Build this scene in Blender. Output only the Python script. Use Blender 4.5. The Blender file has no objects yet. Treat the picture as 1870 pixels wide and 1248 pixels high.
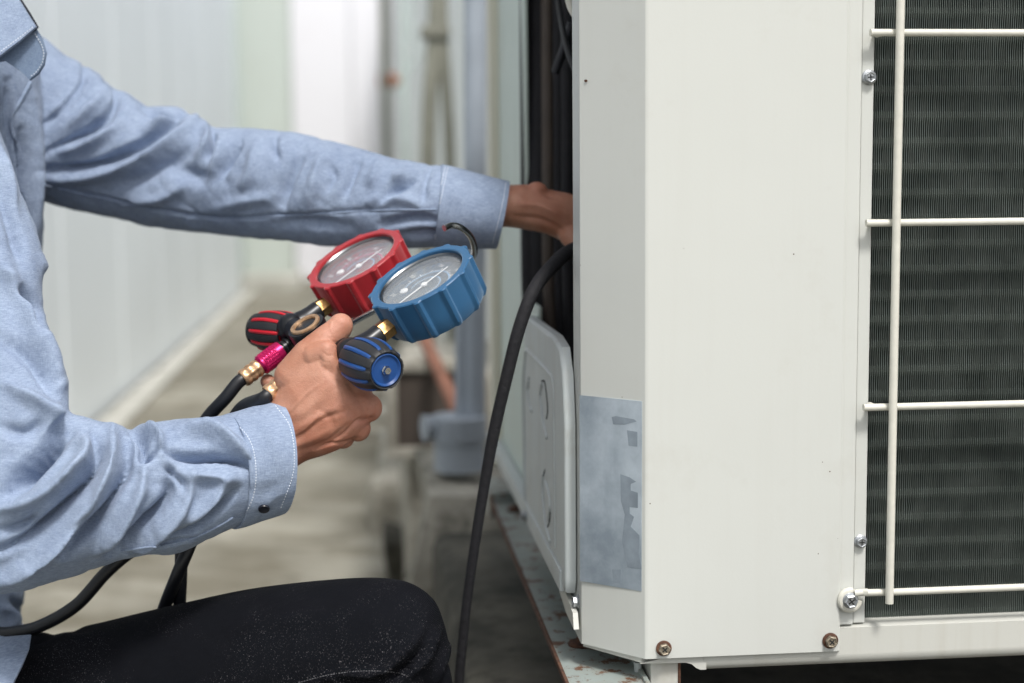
import bpy, bmesh, math, random
import numpy as np
from mathutils import Vector, Matrix
from mathutils.bvhtree import BVHTree
random.seed(7); RNG = np.random.default_rng(7)
S = bpy.context.scene
COL = S.collection
# ------------------------------------------------------------------ camera
CX, CY, FPX = 935.0, 624.0, 2682.8          # calibration of the photograph (1870 x 1248)
PITCH, YAW, ROLL = math.radians(6.128), math.radians(5.792), math.radians(-0.519)
CAM = Vector((0, 0, 0.80))
def _axes():
    cp, sp, c, s, cr, sr = math.cos(PITCH), math.sin(PITCH), math.cos(YAW), math.sin(YAW), math.cos(ROLL), math.sin(ROLL)
    f = Vector((s*cp, c*cp, -sp)); r = Vector((c, -s, 0)); u = r.cross(f)
    return r*cr+u*sr, -r*sr+u*cr, f
RT, UP, FW = _axes()
cam_d = bpy.data.cameras.new('camera'); cam = bpy.data.objects.new('camera', cam_d); COL.objects.link(cam)
cam_d.sensor_fit = 'HORIZONTAL'; cam_d.sensor_width = 36; cam_d.lens = 36*FPX/1870
cam_d.clip_start = 0.05; cam_d.clip_end = 300
cam.matrix_world = Matrix(((RT.x, UP.x, -FW.x, CAM.x), (RT.y, UP.y, -FW.y, CAM.y), (RT.z, UP.z, -FW.z, CAM.z), (0, 0, 0, 1)))
cam_d.dof.use_dof = True; cam_d.dof.focus_distance = 1.10; cam_d.dof.aperture_fstop = 3.6
S.camera = cam
# ------------------------------------------------------------------ light
SUN_EL, SUN_AZ = math.radians(57), math.radians(162)     # azimuth measured from +Y towards +X
w = bpy.data.worlds.new('World'); S.world = w; w.use_nodes = True
nt = w.node_tree; nt.nodes.clear()
sky = nt.nodes.new('ShaderNodeTexSky'); sky.sky_type = 'NISHITA'; sky.sun_disc = False
sky.sun_elevation = SUN_EL; sky.sun_rotation = SUN_AZ; sky.air_density = 1.0; sky.dust_density = 4.0; sky.ozone_density = 1.0
hs = nt.nodes.new('ShaderNodeHueSaturation'); hs.inputs['Saturation'].default_value = 0.30
bg = nt.nodes.new('ShaderNodeBackground'); bg.inputs['Strength'].default_value = 0.085
ow = nt.nodes.new('ShaderNodeOutputWorld')
nt.links.new(sky.outputs[0], hs.inputs['Color']); nt.links.new(hs.outputs[0], bg.inputs[0]); nt.links.new(bg.outputs[0], ow.inputs[0])
sd = bpy.data.lights.new('sun', 'SUN'); so = bpy.data.objects.new('sun', sd); COL.objects.link(so)
sd.energy = 1.5; sd.angle = math.radians(10); sd.color = (1.0, 0.965, 0.92)
sdir = Vector((math.sin(SUN_AZ)*math.cos(SUN_EL), math.cos(SUN_AZ)*math.cos(SUN_EL), math.sin(SUN_EL)))
so.rotation_euler = sdir.to_track_quat('Z', 'Y').to_euler()
S.view_settings.view_transform = 'Standard'; S.view_settings.look = 'None'; S.view_settings.gamma = 1
S.view_settings.exposure = 0.95; S.view_settings.use_curve_mapping = False
S.cycles.max_bounces = 8; S.cycles.transparent_max_bounces = 8
# ------------------------------------------------------------------ helpers
def P(px, py, d): return CAM + (FW + RT*((px-CX)/FPX) - UP*((py-CY)/FPX))*d
def ray(px, py): return FW + RT*((px-CX)/FPX) - UP*((py-CY)/FPX)
def PY(px, py, Y): r = ray(px, py); return CAM + r*((Y-CAM.y)/r.y)
def PX(px, py, X): r = ray(px, py); return CAM + r*((X-CAM.x)/r.x)
def C2W(x, y, z): return CAM + RT*x + UP*y + FW*z      # camera coordinates (right, up, forward)
def D2W(v): return RT*v[0] + UP*v[1] + FW*v[2]
cA = np.array(CAM); rA = np.array(RT); uA = np.array(UP); fA = np.array(FW)
def project(V):
    v = V-cA; z = v@fA
    return CX+FPX*(v@rA)/z, CY-FPX*(v@uA)/z, z

def lin(r, g, b): return tuple(((c/255)/12.92 if c/255 <= .04045 else ((c/255+.055)/1.055)**2.4) for c in (r, g, b))
class N:
    """tiny node-graph helper"""
    def __init__(s, name):
        s.m = bpy.data.materials.new(name); s.m.use_nodes = True; s.t = s.m.node_tree; s.t.nodes.clear()
        s.o = s.n('ShaderNodeOutputMaterial'); s.b = s.n('ShaderNodeBsdfPrincipled'); s.l(s.b.outputs[0], s.o.inputs[0])
        s.tc = s.n('ShaderNodeTexCoord')
    def n(s, k, **kw):
        x = s.t.nodes.new(k)
        for a, v in kw.items(): setattr(x, a, v)
        return x
    def l(s, a, b): s.t.links.new(a, b)
    def mapping(s, scale=(1, 1, 1), rot=(0, 0, 0), src=None):
        m = s.n('ShaderNodeMapping'); m.inputs['Scale'].default_value = scale; m.inputs['Rotation'].default_value = rot
        s.l(src or s.tc.outputs['Object'], m.inputs[0]); return m.outputs[0]
    def noise(s, scale, detail=3, rough=.5, vec=None, dist=0):
        x = s.n('ShaderNodeTexNoise'); x.inputs['Scale'].default_value = scale; x.inputs['Detail'].default_value = detail
        x.inputs['Roughness'].default_value = rough; x.inputs['Distortion'].default_value = dist
        s.l(vec or s.tc.outputs['Object'], x.inputs['Vector']); return x.outputs[0]
    def vor(s, scale, vec=None, feature='F1', out=0):
        x = s.n('ShaderNodeTexVoronoi', feature=feature); x.inputs['Scale'].default_value = scale
        s.l(vec or s.tc.outputs['Object'], x.inputs['Vector']); return x.outputs[out]
    def wave(s, scale, vec=None, dist=0, dscale=1, dirn='X'):
        x = s.n('ShaderNodeTexWave', bands_direction=dirn); x.inputs['Scale'].default_value = scale
        x.inputs['Distortion'].default_value = dist; x.inputs['Detail Scale'].default_value = dscale
        s.l(vec or s.tc.outputs['Object'], x.inputs['Vector']); return x.outputs['Fac'] if 'Fac' in x.outputs else x.outputs[1]
    def ramp(s, fac, stops, interp='LINEAR'):
        r = s.n('ShaderNodeValToRGB'); e = r.color_ramp.elements; r.color_ramp.interpolation = interp
        while len(e) < len(stops): e.new(.5)
        for q, (p, c) in zip(e, stops):
            q.position = p; q.color = (c if isinstance(c, tuple) else (c, c, c))+(1,) if not (isinstance(c, tuple) and len(c) == 4) else c
        s.l(fac, r.inputs[0]); return r.outputs[0]
    def mix(s, fac, a, b, mode='MIX'):
        x = s.n('ShaderNodeMix', data_type='RGBA', blend_type=mode)
        for ix, v in ((0, fac), (6, a), (7, b)):
            sock = x.inputs[ix]
            if isinstance(v, (int, float)): sock.default_value = v if ix == 0 else (v, v, v, 1)
            elif isinstance(v, tuple): sock.default_value = v+(1,) if len(v) == 3 else v
            else: s.l(v, sock)
        return x.outputs[2]
    def math(s, op, a, b=None, c=None):
        x = s.n('ShaderNodeMath', operation=op)
        for i, v in enumerate((a, b, c)):
            if v is None: continue
            if isinstance(v, (int, float)): x.inputs[i].default_value = v
            else: s.l(v, x.inputs[i])
        return x.outputs[0]
    def set(s, **kw):
        for k, v in kw.items():
            k = k.replace('_', ' ')
            sock = s.b.inputs[k]
            if isinstance(v, (int, float)): sock.default_value = v
            elif isinstance(v, tuple): sock.default_value = (v+(1,) if len(v) == 3 and sock.type == 'RGBA' else v)
            else: s.l(v, sock)
        return s
    def bump(s, h, strength=.3, dist=.001, prev=None):
        x = s.n('ShaderNodeBump'); x.inputs['Strength'].default_value = strength; x.inputs['Distance'].default_value = dist
        s.l(h, x.inputs['Height'])
        if prev is not None: s.l(prev, x.inputs['Normal'])
        s.l(x.outputs[0], s.b.inputs['Normal']); return x.outputs[0]

def simple(name, col, rough=.5, metal=0, var=.12, vscale=40, bump=0, bscale=300, bdist=.0005, **kw):
    g = N(name); n1 = g.noise(vscale, 4, .6)
    f = g.ramp(n1, [(.3, 1-var), (.7, 1+var)])
    g.set(Base_Color=g.mix(1.0, col, f, 'MULTIPLY'), Roughness=g.math('MULTIPLY_ADD', g.noise(vscale*2, 3), .22, max(rough-.11, 0)), Metallic=metal, **kw)
    if bump: g.bump(g.noise(bscale, 4, .6), bump, bdist)
    return g.m
def painted(name, col, grime=(.30, .25, .17), gs=9, amt=.5, chips=.0, rough=.42, streak=1.0, dent=.2):
    """sheet metal paint: faint mottling, vertical dirt streaks, small rust chips"""
    g = N(name)
    big = g.noise(3.0, 5, .6); fine = g.noise(160, 3, .6)
    base = g.mix(g.math('MULTIPLY', g.ramp(big, [(.35, 0.), (.75, 1.)]), .25*amt), col, tuple(c*.86 for c in col))
    st = g.noise(1, 4, .65, g.mapping((60, 60, 2.2)))
    base = g.mix(g.math('MULTIPLY', g.ramp(st, [(.5, 0.), (.8, 1.)]), .30*amt*streak), base, grime)
    pat = g.noise(gs, 6, .7)
    base = g.mix(g.math('MULTIPLY', g.ramp(pat, [(.58, 0.), (.8, 1.)]), .4*amt), base, grime)
    v = g.vor(55, feature='F1'); sp = g.noise(14, 2)
    spk = g.math('MULTIPLY', g.math('LESS_THAN', v, .03), g.math('GREATER_THAN', sp, .60-chips*.2))
    base = g.mix(spk, base, (.07, .035, .02))
    if chips:
        ch = g.ramp(g.noise(42, 8, .78), [(.60-chips*.12, 0.), (.63-chips*.12, 1.)])
        rust = g.mix(g.noise(120, 4), (.075, .034, .018), (.20, .105, .06))
        base = g.mix(ch, base, rust)
    g.set(Base_Color=base, Roughness=g.math('MULTIPLY_ADD', g.noise(30, 4), .25, rough-.1))
    b = g.bump(g.noise(420, 3, .6), .12, .0004); g.bump(g.noise(6, 2), dent, .003, b)
    return g.m
def rusty(name):
    g = N(name); c = g.ramp(g.noise(170, 6, .7), [(.25, (.02, .011, .008)), (.5, (.085, .036, .02)), (.75, (.20, .10, .06))])
    g.set(Base_Color=c, Roughness=.85); g.bump(g.noise(600, 5, .7), .8, .0008); return g.m

def fabric(name, c_lo, c_hi, warp=1500):  # woven threads, pale weft over blue warp
    g = N(name)
    slubx = g.noise(1, 3, .6, g.mapping((240, 240, 2600)))
    sluby = g.noise(1, 3, .6, g.mapping((2200, 2200, 150), (0, .12, 0)))
    mott = g.noise(75, 5, .7); big = g.noise(11, 3, .5)
    f = g.math('MULTIPLY_ADD', slubx, .55, g.math('MULTIPLY_ADD', sluby, .45, g.math('MULTIPLY_ADD', mott, .25, g.math('MULTIPLY', big, .22))))
    f = g.math('SUBTRACT', f, .22)
    c = g.ramp(f, [(.12, c_lo), (.80, c_hi)])
    g.set(Base_Color=c, Roughness=.86, Sheen_Weight=.12, Sheen_Roughness=.5, Sheen_Tint=(.9, .95, 1.0), Specular_IOR_Level=.2)
    b = g.bump(g.math('ADD', slubx, sluby), .35, .0007)
    b = g.bump(g.noise(130, 4, .55), .35, .0016, b)
    g.bump(g.noise(34, 3, .5), .35, .004, b)
    return g.m
def denim(name):
    g = N(name)
    tw = g.wave(420, g.mapping((1, 1, 1), (0, math.radians(38), 0)), 1.5, 3)
    sp = g.noise(1, 2, .6, g.mapping((1500, 900, 900), (0, math.radians(38), 0)))
    area = g.ramp(g.noise(16, 3, .6), [(.40, 0.), (.66, 1.)])
    g1 = g.tc.outputs['Object']; sx = g.n('ShaderNodeSeparateXYZ'); g.l(g1, sx.inputs[0])
    spk = g.math('MULTIPLY', g.math('MULTIPLY', g.ramp(sp, [(.63, 0.), (.72, 1.)]), area), tw)
    base = g.mix(g.math('MULTIPLY', tw, .5), (.003, .0035, .005), (.007, .008, .011))
    base = g.mix(g.math('MULTIPLY', g.noise(30, 4), .4), base, (.010, .011, .015))
    base = g.mix(g.math('MULTIPLY', spk, .55), base, (.62, .58, .62))
    g.set(Base_Color=base, Roughness=.9, Specular_IOR_Level=.08)
    b = g.bump(tw, .4, .0006); g.bump(g.noise(60, 4), .4, .002, b); return g.m
def skin(name):
    g = N(name)
    blot = g.noise(38, 4, .6); big = g.noise(14, 3, .5)
    c = g.mix(g.ramp(blot, [(.35, 0.), (.7, 1.)]), (.40, .175, .108), (.54, .29, .205))
    c = g.mix(g.math('MULTIPLY', g.ramp(big, [(.45, 0.), (.75, 1.)]), .55), c, (.38, .105, .07))
    fine = g.noise(900, 3, .6)
    c = g.mix(g.math('MULTIPLY', g.ramp(fine, [(.3, 1.), (.5, 0.)]), .18), c, (.26, .11, .07))
    g.set(Base_Color=c, Roughness=g.math('MULTIPLY_ADD', g.noise(200, 3), .2, .40), Subsurface_Weight=.18, Subsurface_Radius=(1.0, .35, .18), Subsurface_Scale=.004)
    vo = g.vor(620, g.mapping((1, 1, .6), (0, .5, 0), ), 'DISTANCE_TO_EDGE')
    b = g.bump(g.ramp(vo, [(0., 0.), (.12, 1.)]), .28, .0006)
    wr = g.noise(1, 4, .7, g.mapping((260, 260, 700), (0, .9, 0)))
    b = g.bump(wr, .22, .0010, b); g.bump(g.noise(70, 3), .25, .002, b); return g.m

M = {}
M['unit'] = painted('cream_paint', (.575, .59, .56), amt=.4, streak=.35, dent=.4)
M['unit_rim'] = painted('cream_paint_dirty', (.55, .555, .515), amt=.8, gs=14)
M['cover'] = painted('valve_cover_paint', (.52, .565, .57), amt=.8, gs=16)
M['side'] = painted('pale_green_side', (.56, .65, .60), amt=.7, gs=5)
M['rail'] = painted('rail_paint', (.30, .345, .33), amt=1.5, gs=18, chips=.5)
M['rust'] = rusty('rust')
M['wire'] = simple('guard_wire_coating', (.64, .63, .56), .45, var=.06, vscale=120)
M['zinc'] = simple('zinc_plate', (.42, .44, .46), .38, .85, var=.3, vscale=500, bump=.3, bscale=900)
M['zinc_old'] = simple('weathered_zinc', (.30, .26, .2), .5, .7, var=.5, vscale=500, bump=.5, bscale=900)
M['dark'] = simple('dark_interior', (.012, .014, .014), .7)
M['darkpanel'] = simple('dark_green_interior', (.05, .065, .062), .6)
M['rubber'] = simple('black_rubber', (.009, .010, .013), .42, var=.2, bump=.12, bscale=900)
M['foam'] = simple('black_pipe_foam', (.008, .008, .011), .8, bump=.6, bscale=220, bdist=.002)
M['brass'] = simple('brass', (.36, .21, .08), .34, .9, var=.35, vscale=260, bump=.15, bscale=900)
M['brass_light'] = simple('copper_crimp', (.60, .38, .22), .36, .7, var=.3, vscale=240, bump=.2, bscale=700)
M['brass_satin'] = simple('satin_brass', (.40, .26, .11), .5, .3, var=.3, vscale=200)
M['yellow'] = simple('yellow_anodised', (.68, .62, .22), .35, .5)
M['pink'] = simple('magenta_anodised', (.50, .010, .11), .28, .55, var=.15)
M['black'] = simple('black_anodised', (.010, .011, .014), .32, .15, var=.2)
M['blackgrip'] = simple('black_grip', (.016, .017, .020), .55, var=.2, bump=.25, bscale=1500, bdist=.0002)
M['red'] = simple('red_plastic', (.50, .010, .022), .42, var=.12, bump=.1, bscale=700)
M['redboot'] = simple('red_rubber', (.34, .008, .016), .50, var=.12, vscale=60, bump=.15, bscale=700, Sheen_Weight=.6, Sheen_Roughness=.4, Sheen_Tint=(1.0, .7, .7))
M['blue'] = simple('blue_plastic', (.010, .062, .23), .40, var=.1, bump=.1, bscale=700)
def blueboot():
    g = N('blue_rubber_scuffed')
    sc = g.ramp(g.noise(90, 8, .8), [(.66, 0.), (.70, 1.)])
    c = g.mix(g.noise(50, 4), (.013, .082, .19), (.020, .110, .24))
    c = g.mix(g.math('MULTIPLY', sc, .5), c, (.35, .5, .62))
    g.set(Base_Color=c, Roughness=.47, Sheen_Weight=.4, Sheen_Roughness=.4, Sheen_Tint=(.7, .85, 1.0)); g.bump(g.noise(700, 3), .15, .0004); return g.m
M['blueboot'] = blueboot()
M['steel'] = simple('polished_steel', (.55, .56, .56), .20, 1, var=.15)
M['bezel'] = simple('dull_bezel', (.22, .23, .24), .32, 1, var=.15)
M['dial'] = simple('dial_face', (.30, .33, .34), .5, var=.14, vscale=55)
M['mark'] = simple('dial_mark_white', (.9, .91, .91), .5)
M['markb'] = simple('dial_mark_blue', (.28, .45, .66), .5)
M['markr'] = simple('dial_mark_red', (.62, .10, .22), .5)
def glass():
    g = N('gauge_glass'); g.t.nodes.remove(g.b)
    tr = g.n('ShaderNodeBsdfTransparent'); gl = g.n('ShaderNodeBsdfGlossy'); gl.inputs['Roughness'].default_value = .06
    df = g.n('ShaderNodeBsdfDiffuse'); df.inputs[0].default_value = (.75, .78, .8, 1)  # even white veil: the milky sky reflection painted into the glass
    a = g.n('ShaderNodeMixShader'); a.inputs[0].default_value = .11; g.l(tr.outputs[0], a.inputs[1]); g.l(df.outputs[0], a.inputs[2])
    lw = g.n('ShaderNodeLayerWeight'); lw.inputs[0].default_value = .5; fr = g.n('ShaderNodeMath', operation='MULTIPLY_ADD'); g.l(g.math('POWER', lw.outputs['Facing'], 5.0), fr.inputs[0]); fr.inputs[1].default_value = .9; fr.inputs[2].default_value = .04
    b = g.n('ShaderNodeMixShader'); g.l(fr.outputs[0], b.inputs[0]); g.l(a.outputs[0], b.inputs[1]); g.l(gl.outputs[0], b.inputs[2])
    g.l(b.outputs[0], g.o.inputs[0]); return g.m
M['glass'] = glass()
M['shirt'] = fabric('chambray', lin(48, 70, 108), lin(172, 187, 209))
M['shirt_in'] = fabric('chambray_inside', lin(60, 80, 110), lin(135, 152, 174))
M['thread'] = simple('pale_thread', (.66, .71, .78), .8)
M['denim'] = denim('black_denim')
M['skin'] = skin('skin')
M['nail'] = simple('nail', (.60, .36, .30), .28, var=.06)
M['hair'] = simple('black_hair', (.012, .01, .01), .5)
M['button'] = simple('dark_button', (.015, .017, .025), .3)
M['shoe'] = simple('shoe_leather', (.03, .025, .02), .5)
def label_mat():
    g = N('faded_foil_label')
    a = g.ramp(g.noise(13, 6, .65), [(.36, lin(142, 154, 165)), (.64, lin(190, 201, 210))])
    st = g.ramp(g.noise(1, 3, .5, g.mapping((70, 70, 8))), [(.45, 0.), (.72, 1.)])
    a = g.mix(g.math('MULTIPLY', st, .4), a, lin(138, 150, 160))
    g.set(Base_Color=a, Roughness=.36, Metallic=.25); g.bump(g.noise(60, 4), .15, .001); return g.m
M['label'] = label_mat()
M['label_dark'] = simple('foil_residue', lin(140, 151, 161), .4, .2, var=.18, vscale=60)
def concrete(name, lo, hi, sc=3, dirt=(.05, .055, .035), damt=.5):
    g = N(name); a = g.noise(sc, 6, .65); c = g.ramp(a, [(.3, lo), (.7, hi)])
    c = g.mix(g.math('MULTIPLY', g.ramp(g.noise(sc*2.3, 6, .7), [(.5, 0.), (.72, 1.)]), damt), c, dirt)
    if name == 'sandy_concrete':
        bands = g.ramp(g.noise(1, 4, .6, g.mapping((1.6, 3.0, 1)), 1.6), [(.46, 0.), (.60, 1.)])
        c = g.mix(g.math('MULTIPLY', bands, .7), c, (.13, .115, .08))
    g.set(Base_Color=c, Roughness=.92); b = g.bump(g.noise(40, 6, .7), .6, .006); return g.m
M['floor'] = concrete('sandy_concrete', (.14, .13, .10), (.36, .345, .29), 1.7, (.085, .075, .05), .85)
M['kerb'] = concrete('pale_kerb', (.33, .325, .29), (.58, .575, .53), 5, (.16, .155, .12), .6)
M['plinth'] = concrete('mossy_plinth', (.016, .017, .012), (.13, .12, .095), 9, (.012, .014, .008), .85)
M['stone'] = concrete('broken_concrete', (.22, .20, .16), (.55, .53, .47), 7, (.07, .07, .04), .6)
M['stone_dirty'] = concrete('dirty_chipped_concrete', (.13, .125, .10), (.46, .44, .38), 8, (.03, .032, .02), .9)
M['wallpanel'] = simple('pale_blue_cladding', (.83, .88, .91), .7, var=.03, vscale=1.2)
M['wallseam'] = simple('cladding_seam', (.42, .50, .52), .6)
M['pillar'] = painted('pale_green_pillar', (.50, .55, .51), amt=.7, gs=4)
M['endwall'] = painted('white_end_wall', (.80, .80, .84), amt=.3, gs=2)
M['backwall'] = painted('white_back_wall', (.82, .85, .83), amt=.5, gs=3)
M['pipe_grey'] = simple('grey_pipe', (.15, .16, .13), .6, var=.2)
M['pipe_pale'] = simple('pale_pipe', (.45, .52, .50), .55)
M['pvc'] = simple('blue_grey_pvc', (.33, .375, .43), .5, var=.1, vscale=12)
M['conduit'] = simple('beige_grey_conduit', (.22, .22, .18), .65, var=.15, vscale=15)
M['cream'] = painted('cream_post_paint', (.68, .66, .55), amt=.6)
M['brownpipe'] = simple('rusty_brown_pipe', (.26, .12, .08), .75, var=.4, vscale=14)
M['pipe_brown_hole_shade'] = simple('brown_pipe_hole_shade', (.07, .055, .045), .7)
M['orange'] = simple('orange_valve', (.42, .10, .035), .6)
def fins_mat():
    g = N('coil_fins'); c = g.mix(g.ramp(g.noise(35, 5, .7), [(.35, 0.), (.7, 1.)]), (.075, .092, .083), (.155, .18, .165))
    g.set(Base_Color=c, Roughness=.5, Metallic=.35); return g.m
M['fins'] = fins_mat()
M['tubes'] = simple('coil_tube', (.22, .25, .22), .6, .2, var=.3)

# ------------------------------------------------------------------ object plumbing
ROOT = {}
class MB:
    def __init__(s): s.v = []; s.f = []
    def add(s, V, F):
        o = len(s.v); s.v.extend([tuple(x) for x in V]); s.f.extend([tuple(i+o for i in f) for f in F]); return s
    def merge(s, o): return s.add(o.v, o.f)
def props(o, label=None, cat=None, group=None, kind=None):
    if label: o['label'] = label
    if cat: o['category'] = cat
    if group: o['group'] = group
    if kind: o['kind'] = kind
    return o
def empty(name, loc, label, cat, group=None):
    o = bpy.data.objects.new(name, None); o.location = loc; o.empty_display_size = .05; COL.objects.link(o)
    ROOT[o.name] = Vector(loc); return props(o, label, cat, group)
WN = {'cladding_panel', 'wall_panel', 'valve_cover', 'trim_strip', 'top_cover', 'foot', 'shaft', 'rear_side_panel', 'lower_side_panel', 'web', 'end_plate', 'corner_cover', 'base_skirt', 'corner_post', 'base_flange', 'kerb', 'backing', 'concrete_block'}
def mk(name, mb, mat, parent=None, sharp=35, **kw):
    V = np.array(mb.v, dtype=float)
    if parent is not None: org = ROOT[parent.name]
    else: org = Vector(((V[:, 0].min()+V[:, 0].max())/2, (V[:, 1].min()+V[:, 1].max())/2, V[:, 2].min()))
    me = bpy.data.meshes.new(name); me.from_pydata((V-np.array(org)).tolist(), [], mb.f); me.validate()
    me.polygons.foreach_set('use_smooth', [True]*len(me.polygons)); me.set_sharp_from_angle(angle=math.radians(sharp))
    me.materials.append(mat); me.update()
    o = bpy.data.objects.new(name, me); COL.objects.link(o)
    if parent is not None: o.parent = parent
    else: o.location = org
    ROOT[o.name] = Vector(org)
    if name in WN: m_wn = o.modifiers.new('wn', 'WEIGHTED_NORMAL'); m_wn.keep_sharp = True; m_wn.weight = 100
    return props(o, **kw)
def box(x0, x1, y0, y1, z0, z1, bev=0):
    mb = MB()
    if not bev:
        V = [(x, y, z) for x in (x0, x1) for y in (y0, y1) for z in (z0, z1)]
        return mb.add(V, [(0, 1, 3, 2), (4, 6, 7, 5), (0, 4, 5, 1), (2, 3, 7, 6), (0, 2, 6, 4), (1, 5, 7, 3)])
    bm = bmesh.new(); bmesh.ops.create_cube(bm, size=1)
    for v in bm.verts: v.co = Vector(((x0+x1)/2+v.co.x*(x1-x0), (y0+y1)/2+v.co.y*(y1-y0), (z0+z1)/2+v.co.z*(z1-z0)))
    bmesh.ops.bevel(bm, geom=bm.edges[:], offset=bev, segments=2, affect='EDGES', profile=.5)
    bm.verts.index_update(); mb.add([v.co[:] for v in bm.verts], [[v.index for v in f.verts] for f in bm.faces]); bm.free(); return mb
def catmull(pts, n):
    pts = [np.array(p, float) for p in pts]
    if len(pts) < 3: 
        return [pts[0]+(pts[-1]-pts[0])*t for t in np.linspace(0, 1, n+1)]
    Q = [2*pts[0]-pts[1]]+pts+[2*pts[-1]-pts[-2]]; out = []
    for i in range(1, len(Q)-2):
        p0, p1, p2, p3 = Q[i-1:i+3]
        for k in range(n):
            t = k/n; out.append(.5*((2*p1)+(-p0+p2)*t+(2*p0-5*p1+4*p2-p3)*t*t+(-p0+3*p1-3*p2+p3)*t**3))
    out.append(pts[-1]); return out
def tube(pts, r, seg=16, n=6, caps=True):
    rr = r if isinstance(r, (list, tuple)) else [r]*len(pts)
    C = catmull([tuple(p)+(q,) for p, q in zip(pts, rr)], n)
    pos = [Vector(c[:3]) for c in C]; rad = [float(c[3]) for c in C]
    V = []; F = []; nrm = None
    for i, p in enumerate(pos):
        t = (pos[min(i+1, len(pos)-1)]-pos[max(i-1, 0)]).normalized()
        if nrm is None: nrm = t.orthogonal().normalized()
        nrm = (nrm-t*nrm.dot(t)).normalized(); b = t.cross(nrm)
        for k in range(seg):
            a = 2*math.pi*k/seg; V.append(p+(nrm*math.cos(a)+b*math.sin(a))*rad[i])
    for i in range(len(pos)-1):
        for k in range(seg): F.append((i*seg+k, i*seg+(k+1) % seg, (i+1)*seg+(k+1) % seg, (i+1)*seg+k))
    if caps: F.append(tuple(range(seg))[::-1]); F.append(tuple((len(pos)-1)*seg+k for k in range(seg)))
    return MB().add(V, F)
def lathe(prof, org, axis, seg=48, xdir=None, rfun=None, close=False):
    """prof [(r,h)] swept round axis; rfun(angle, i) multiplies the radius"""
    axis = Vector(axis).normalized(); x = (Vector(xdir) - axis*Vector(xdir).dot(axis)).normalized() if xdir is not None else axis.orthogonal().normalized()
    y = axis.cross(x); V = []; F = []; org = Vector(org)
    for i, (r, h) in enumerate(prof):
        for k in range(seg):
            a = 2*math.pi*k/seg; q = r+(rfun(a, i) if rfun else 0)
            V.append(org+axis*h+(x*math.cos(a)+y*math.sin(a))*q)
    n = len(prof)
    for i in range(n-1 if not close else n):
        j = (i+1) % n
        for k in range(seg): F.append((i*seg+k, i*seg+(k+1) % seg, j*seg+(k+1) % seg, j*seg+k))
    if not close: F.append(tuple(range(seg))[::-1]); F.append(tuple((n-1)*seg+k for k in range(seg)))
    return MB().add(V, F)
def ball(c, r, seg=20, sc=(1, 1, 1)):
    pr = [(max(r*math.sin(t), 1e-5), -r*math.cos(t)) for t in np.linspace(.06, math.pi-.06, seg//2)]
    m = lathe(pr, (0, 0, 0), (0, 0, 1), seg); c = Vector(c)
    m.v = [(c.x+v[0]*sc[0], c.y+v[1]*sc[1], c.z+v[2]*sc[2]) for v in m.v]; return m
def capsule(p, q, r0, r1, seg=18):
    p = Vector(p); q = Vector(q); ax = (q-p).normalized(); L = (q-p).length
    pr = [(max(r0*math.sin(t), 1e-5), -r0*math.cos(t)) for t in np.linspace(.08, math.pi/2, 6)]
    pr += [(max(r1*math.cos(t), 1e-5), L+r1*math.sin(t)) for t in np.linspace(0, math.pi/2-.08, 6)]
    return lathe(pr, p, ax, seg)
def chain(pts, seg=18):      # pts [(px,py,d,r_px)]
    m = MB(); Q = [(P(a, b, d), r*d/FPX) for a, b, d, r in pts]
    for (p, r0), (q, r1) in zip(Q, Q[1:]): m.merge(capsule(p, q, r0, r1, seg))
    return m
def loft(st, seg=40, n=6, caps=True, scale=1.0):
    """st: (x_top, y_top, x_bot, y_bot, depth, depth_radius, bow_px): elliptical sections of a limb or sleeve"""
    st = [tuple(s)+(0,)*(7-len(s)) for s in st]; C = catmull(st, n); V = []; F = []
    for s in C:
        a = P(s[0], s[1], s[4]); b = P(s[2], s[3], s[4]); c = (a+b)/2; h = (a-b)/2*scale
        dv = (c-CAM).normalized()*s[5]*scale - RT*(s[6]*s[4]/FPX)
        for k in range(seg):
            t = 2*math.pi*k/seg; V.append(c+h*math.cos(t)+dv*math.sin(t))
    m = len(C)
    for i in range(m-1):
        for k in range(seg): F.append((i*seg+k, (i+1)*seg+k, (i+1)*seg+(k+1) % seg, i*seg+(k+1) % seg))
    if caps: F.append(tuple(range(seg))); F.append(tuple((m-1)*seg+k for k in range(seg))[::-1])
    return MB().add(V, F)
def extrude_poly(pts, nrm, th):
    """pts: world outline; extruded by th along nrm"""
    nrm = Vector(nrm).normalized(); n = len(pts); V = [Vector(p) for p in pts]+[Vector(p)+nrm*th for p in pts]
    F = [tuple(range(n)), tuple(range(2*n-1, n-1, -1))]+[(i, i+n, (i+1) % n+n, (i+1) % n) for i in range(n)]
    m = MB().add(V, F)
    bm = bmesh.new(); vs = [bm.verts.new(v) for v in m.v]; [bm.faces.new([vs[i] for i in f]) for f in m.f]
    bmesh.ops.recalc_face_normals(bm, faces=bm.faces[:]); bm.verts.index_update()
    r = MB().add([v.co[:] for v in bm.verts], [[v.index for v in f.verts] for f in bm.faces]); bm.free(); return r
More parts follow.
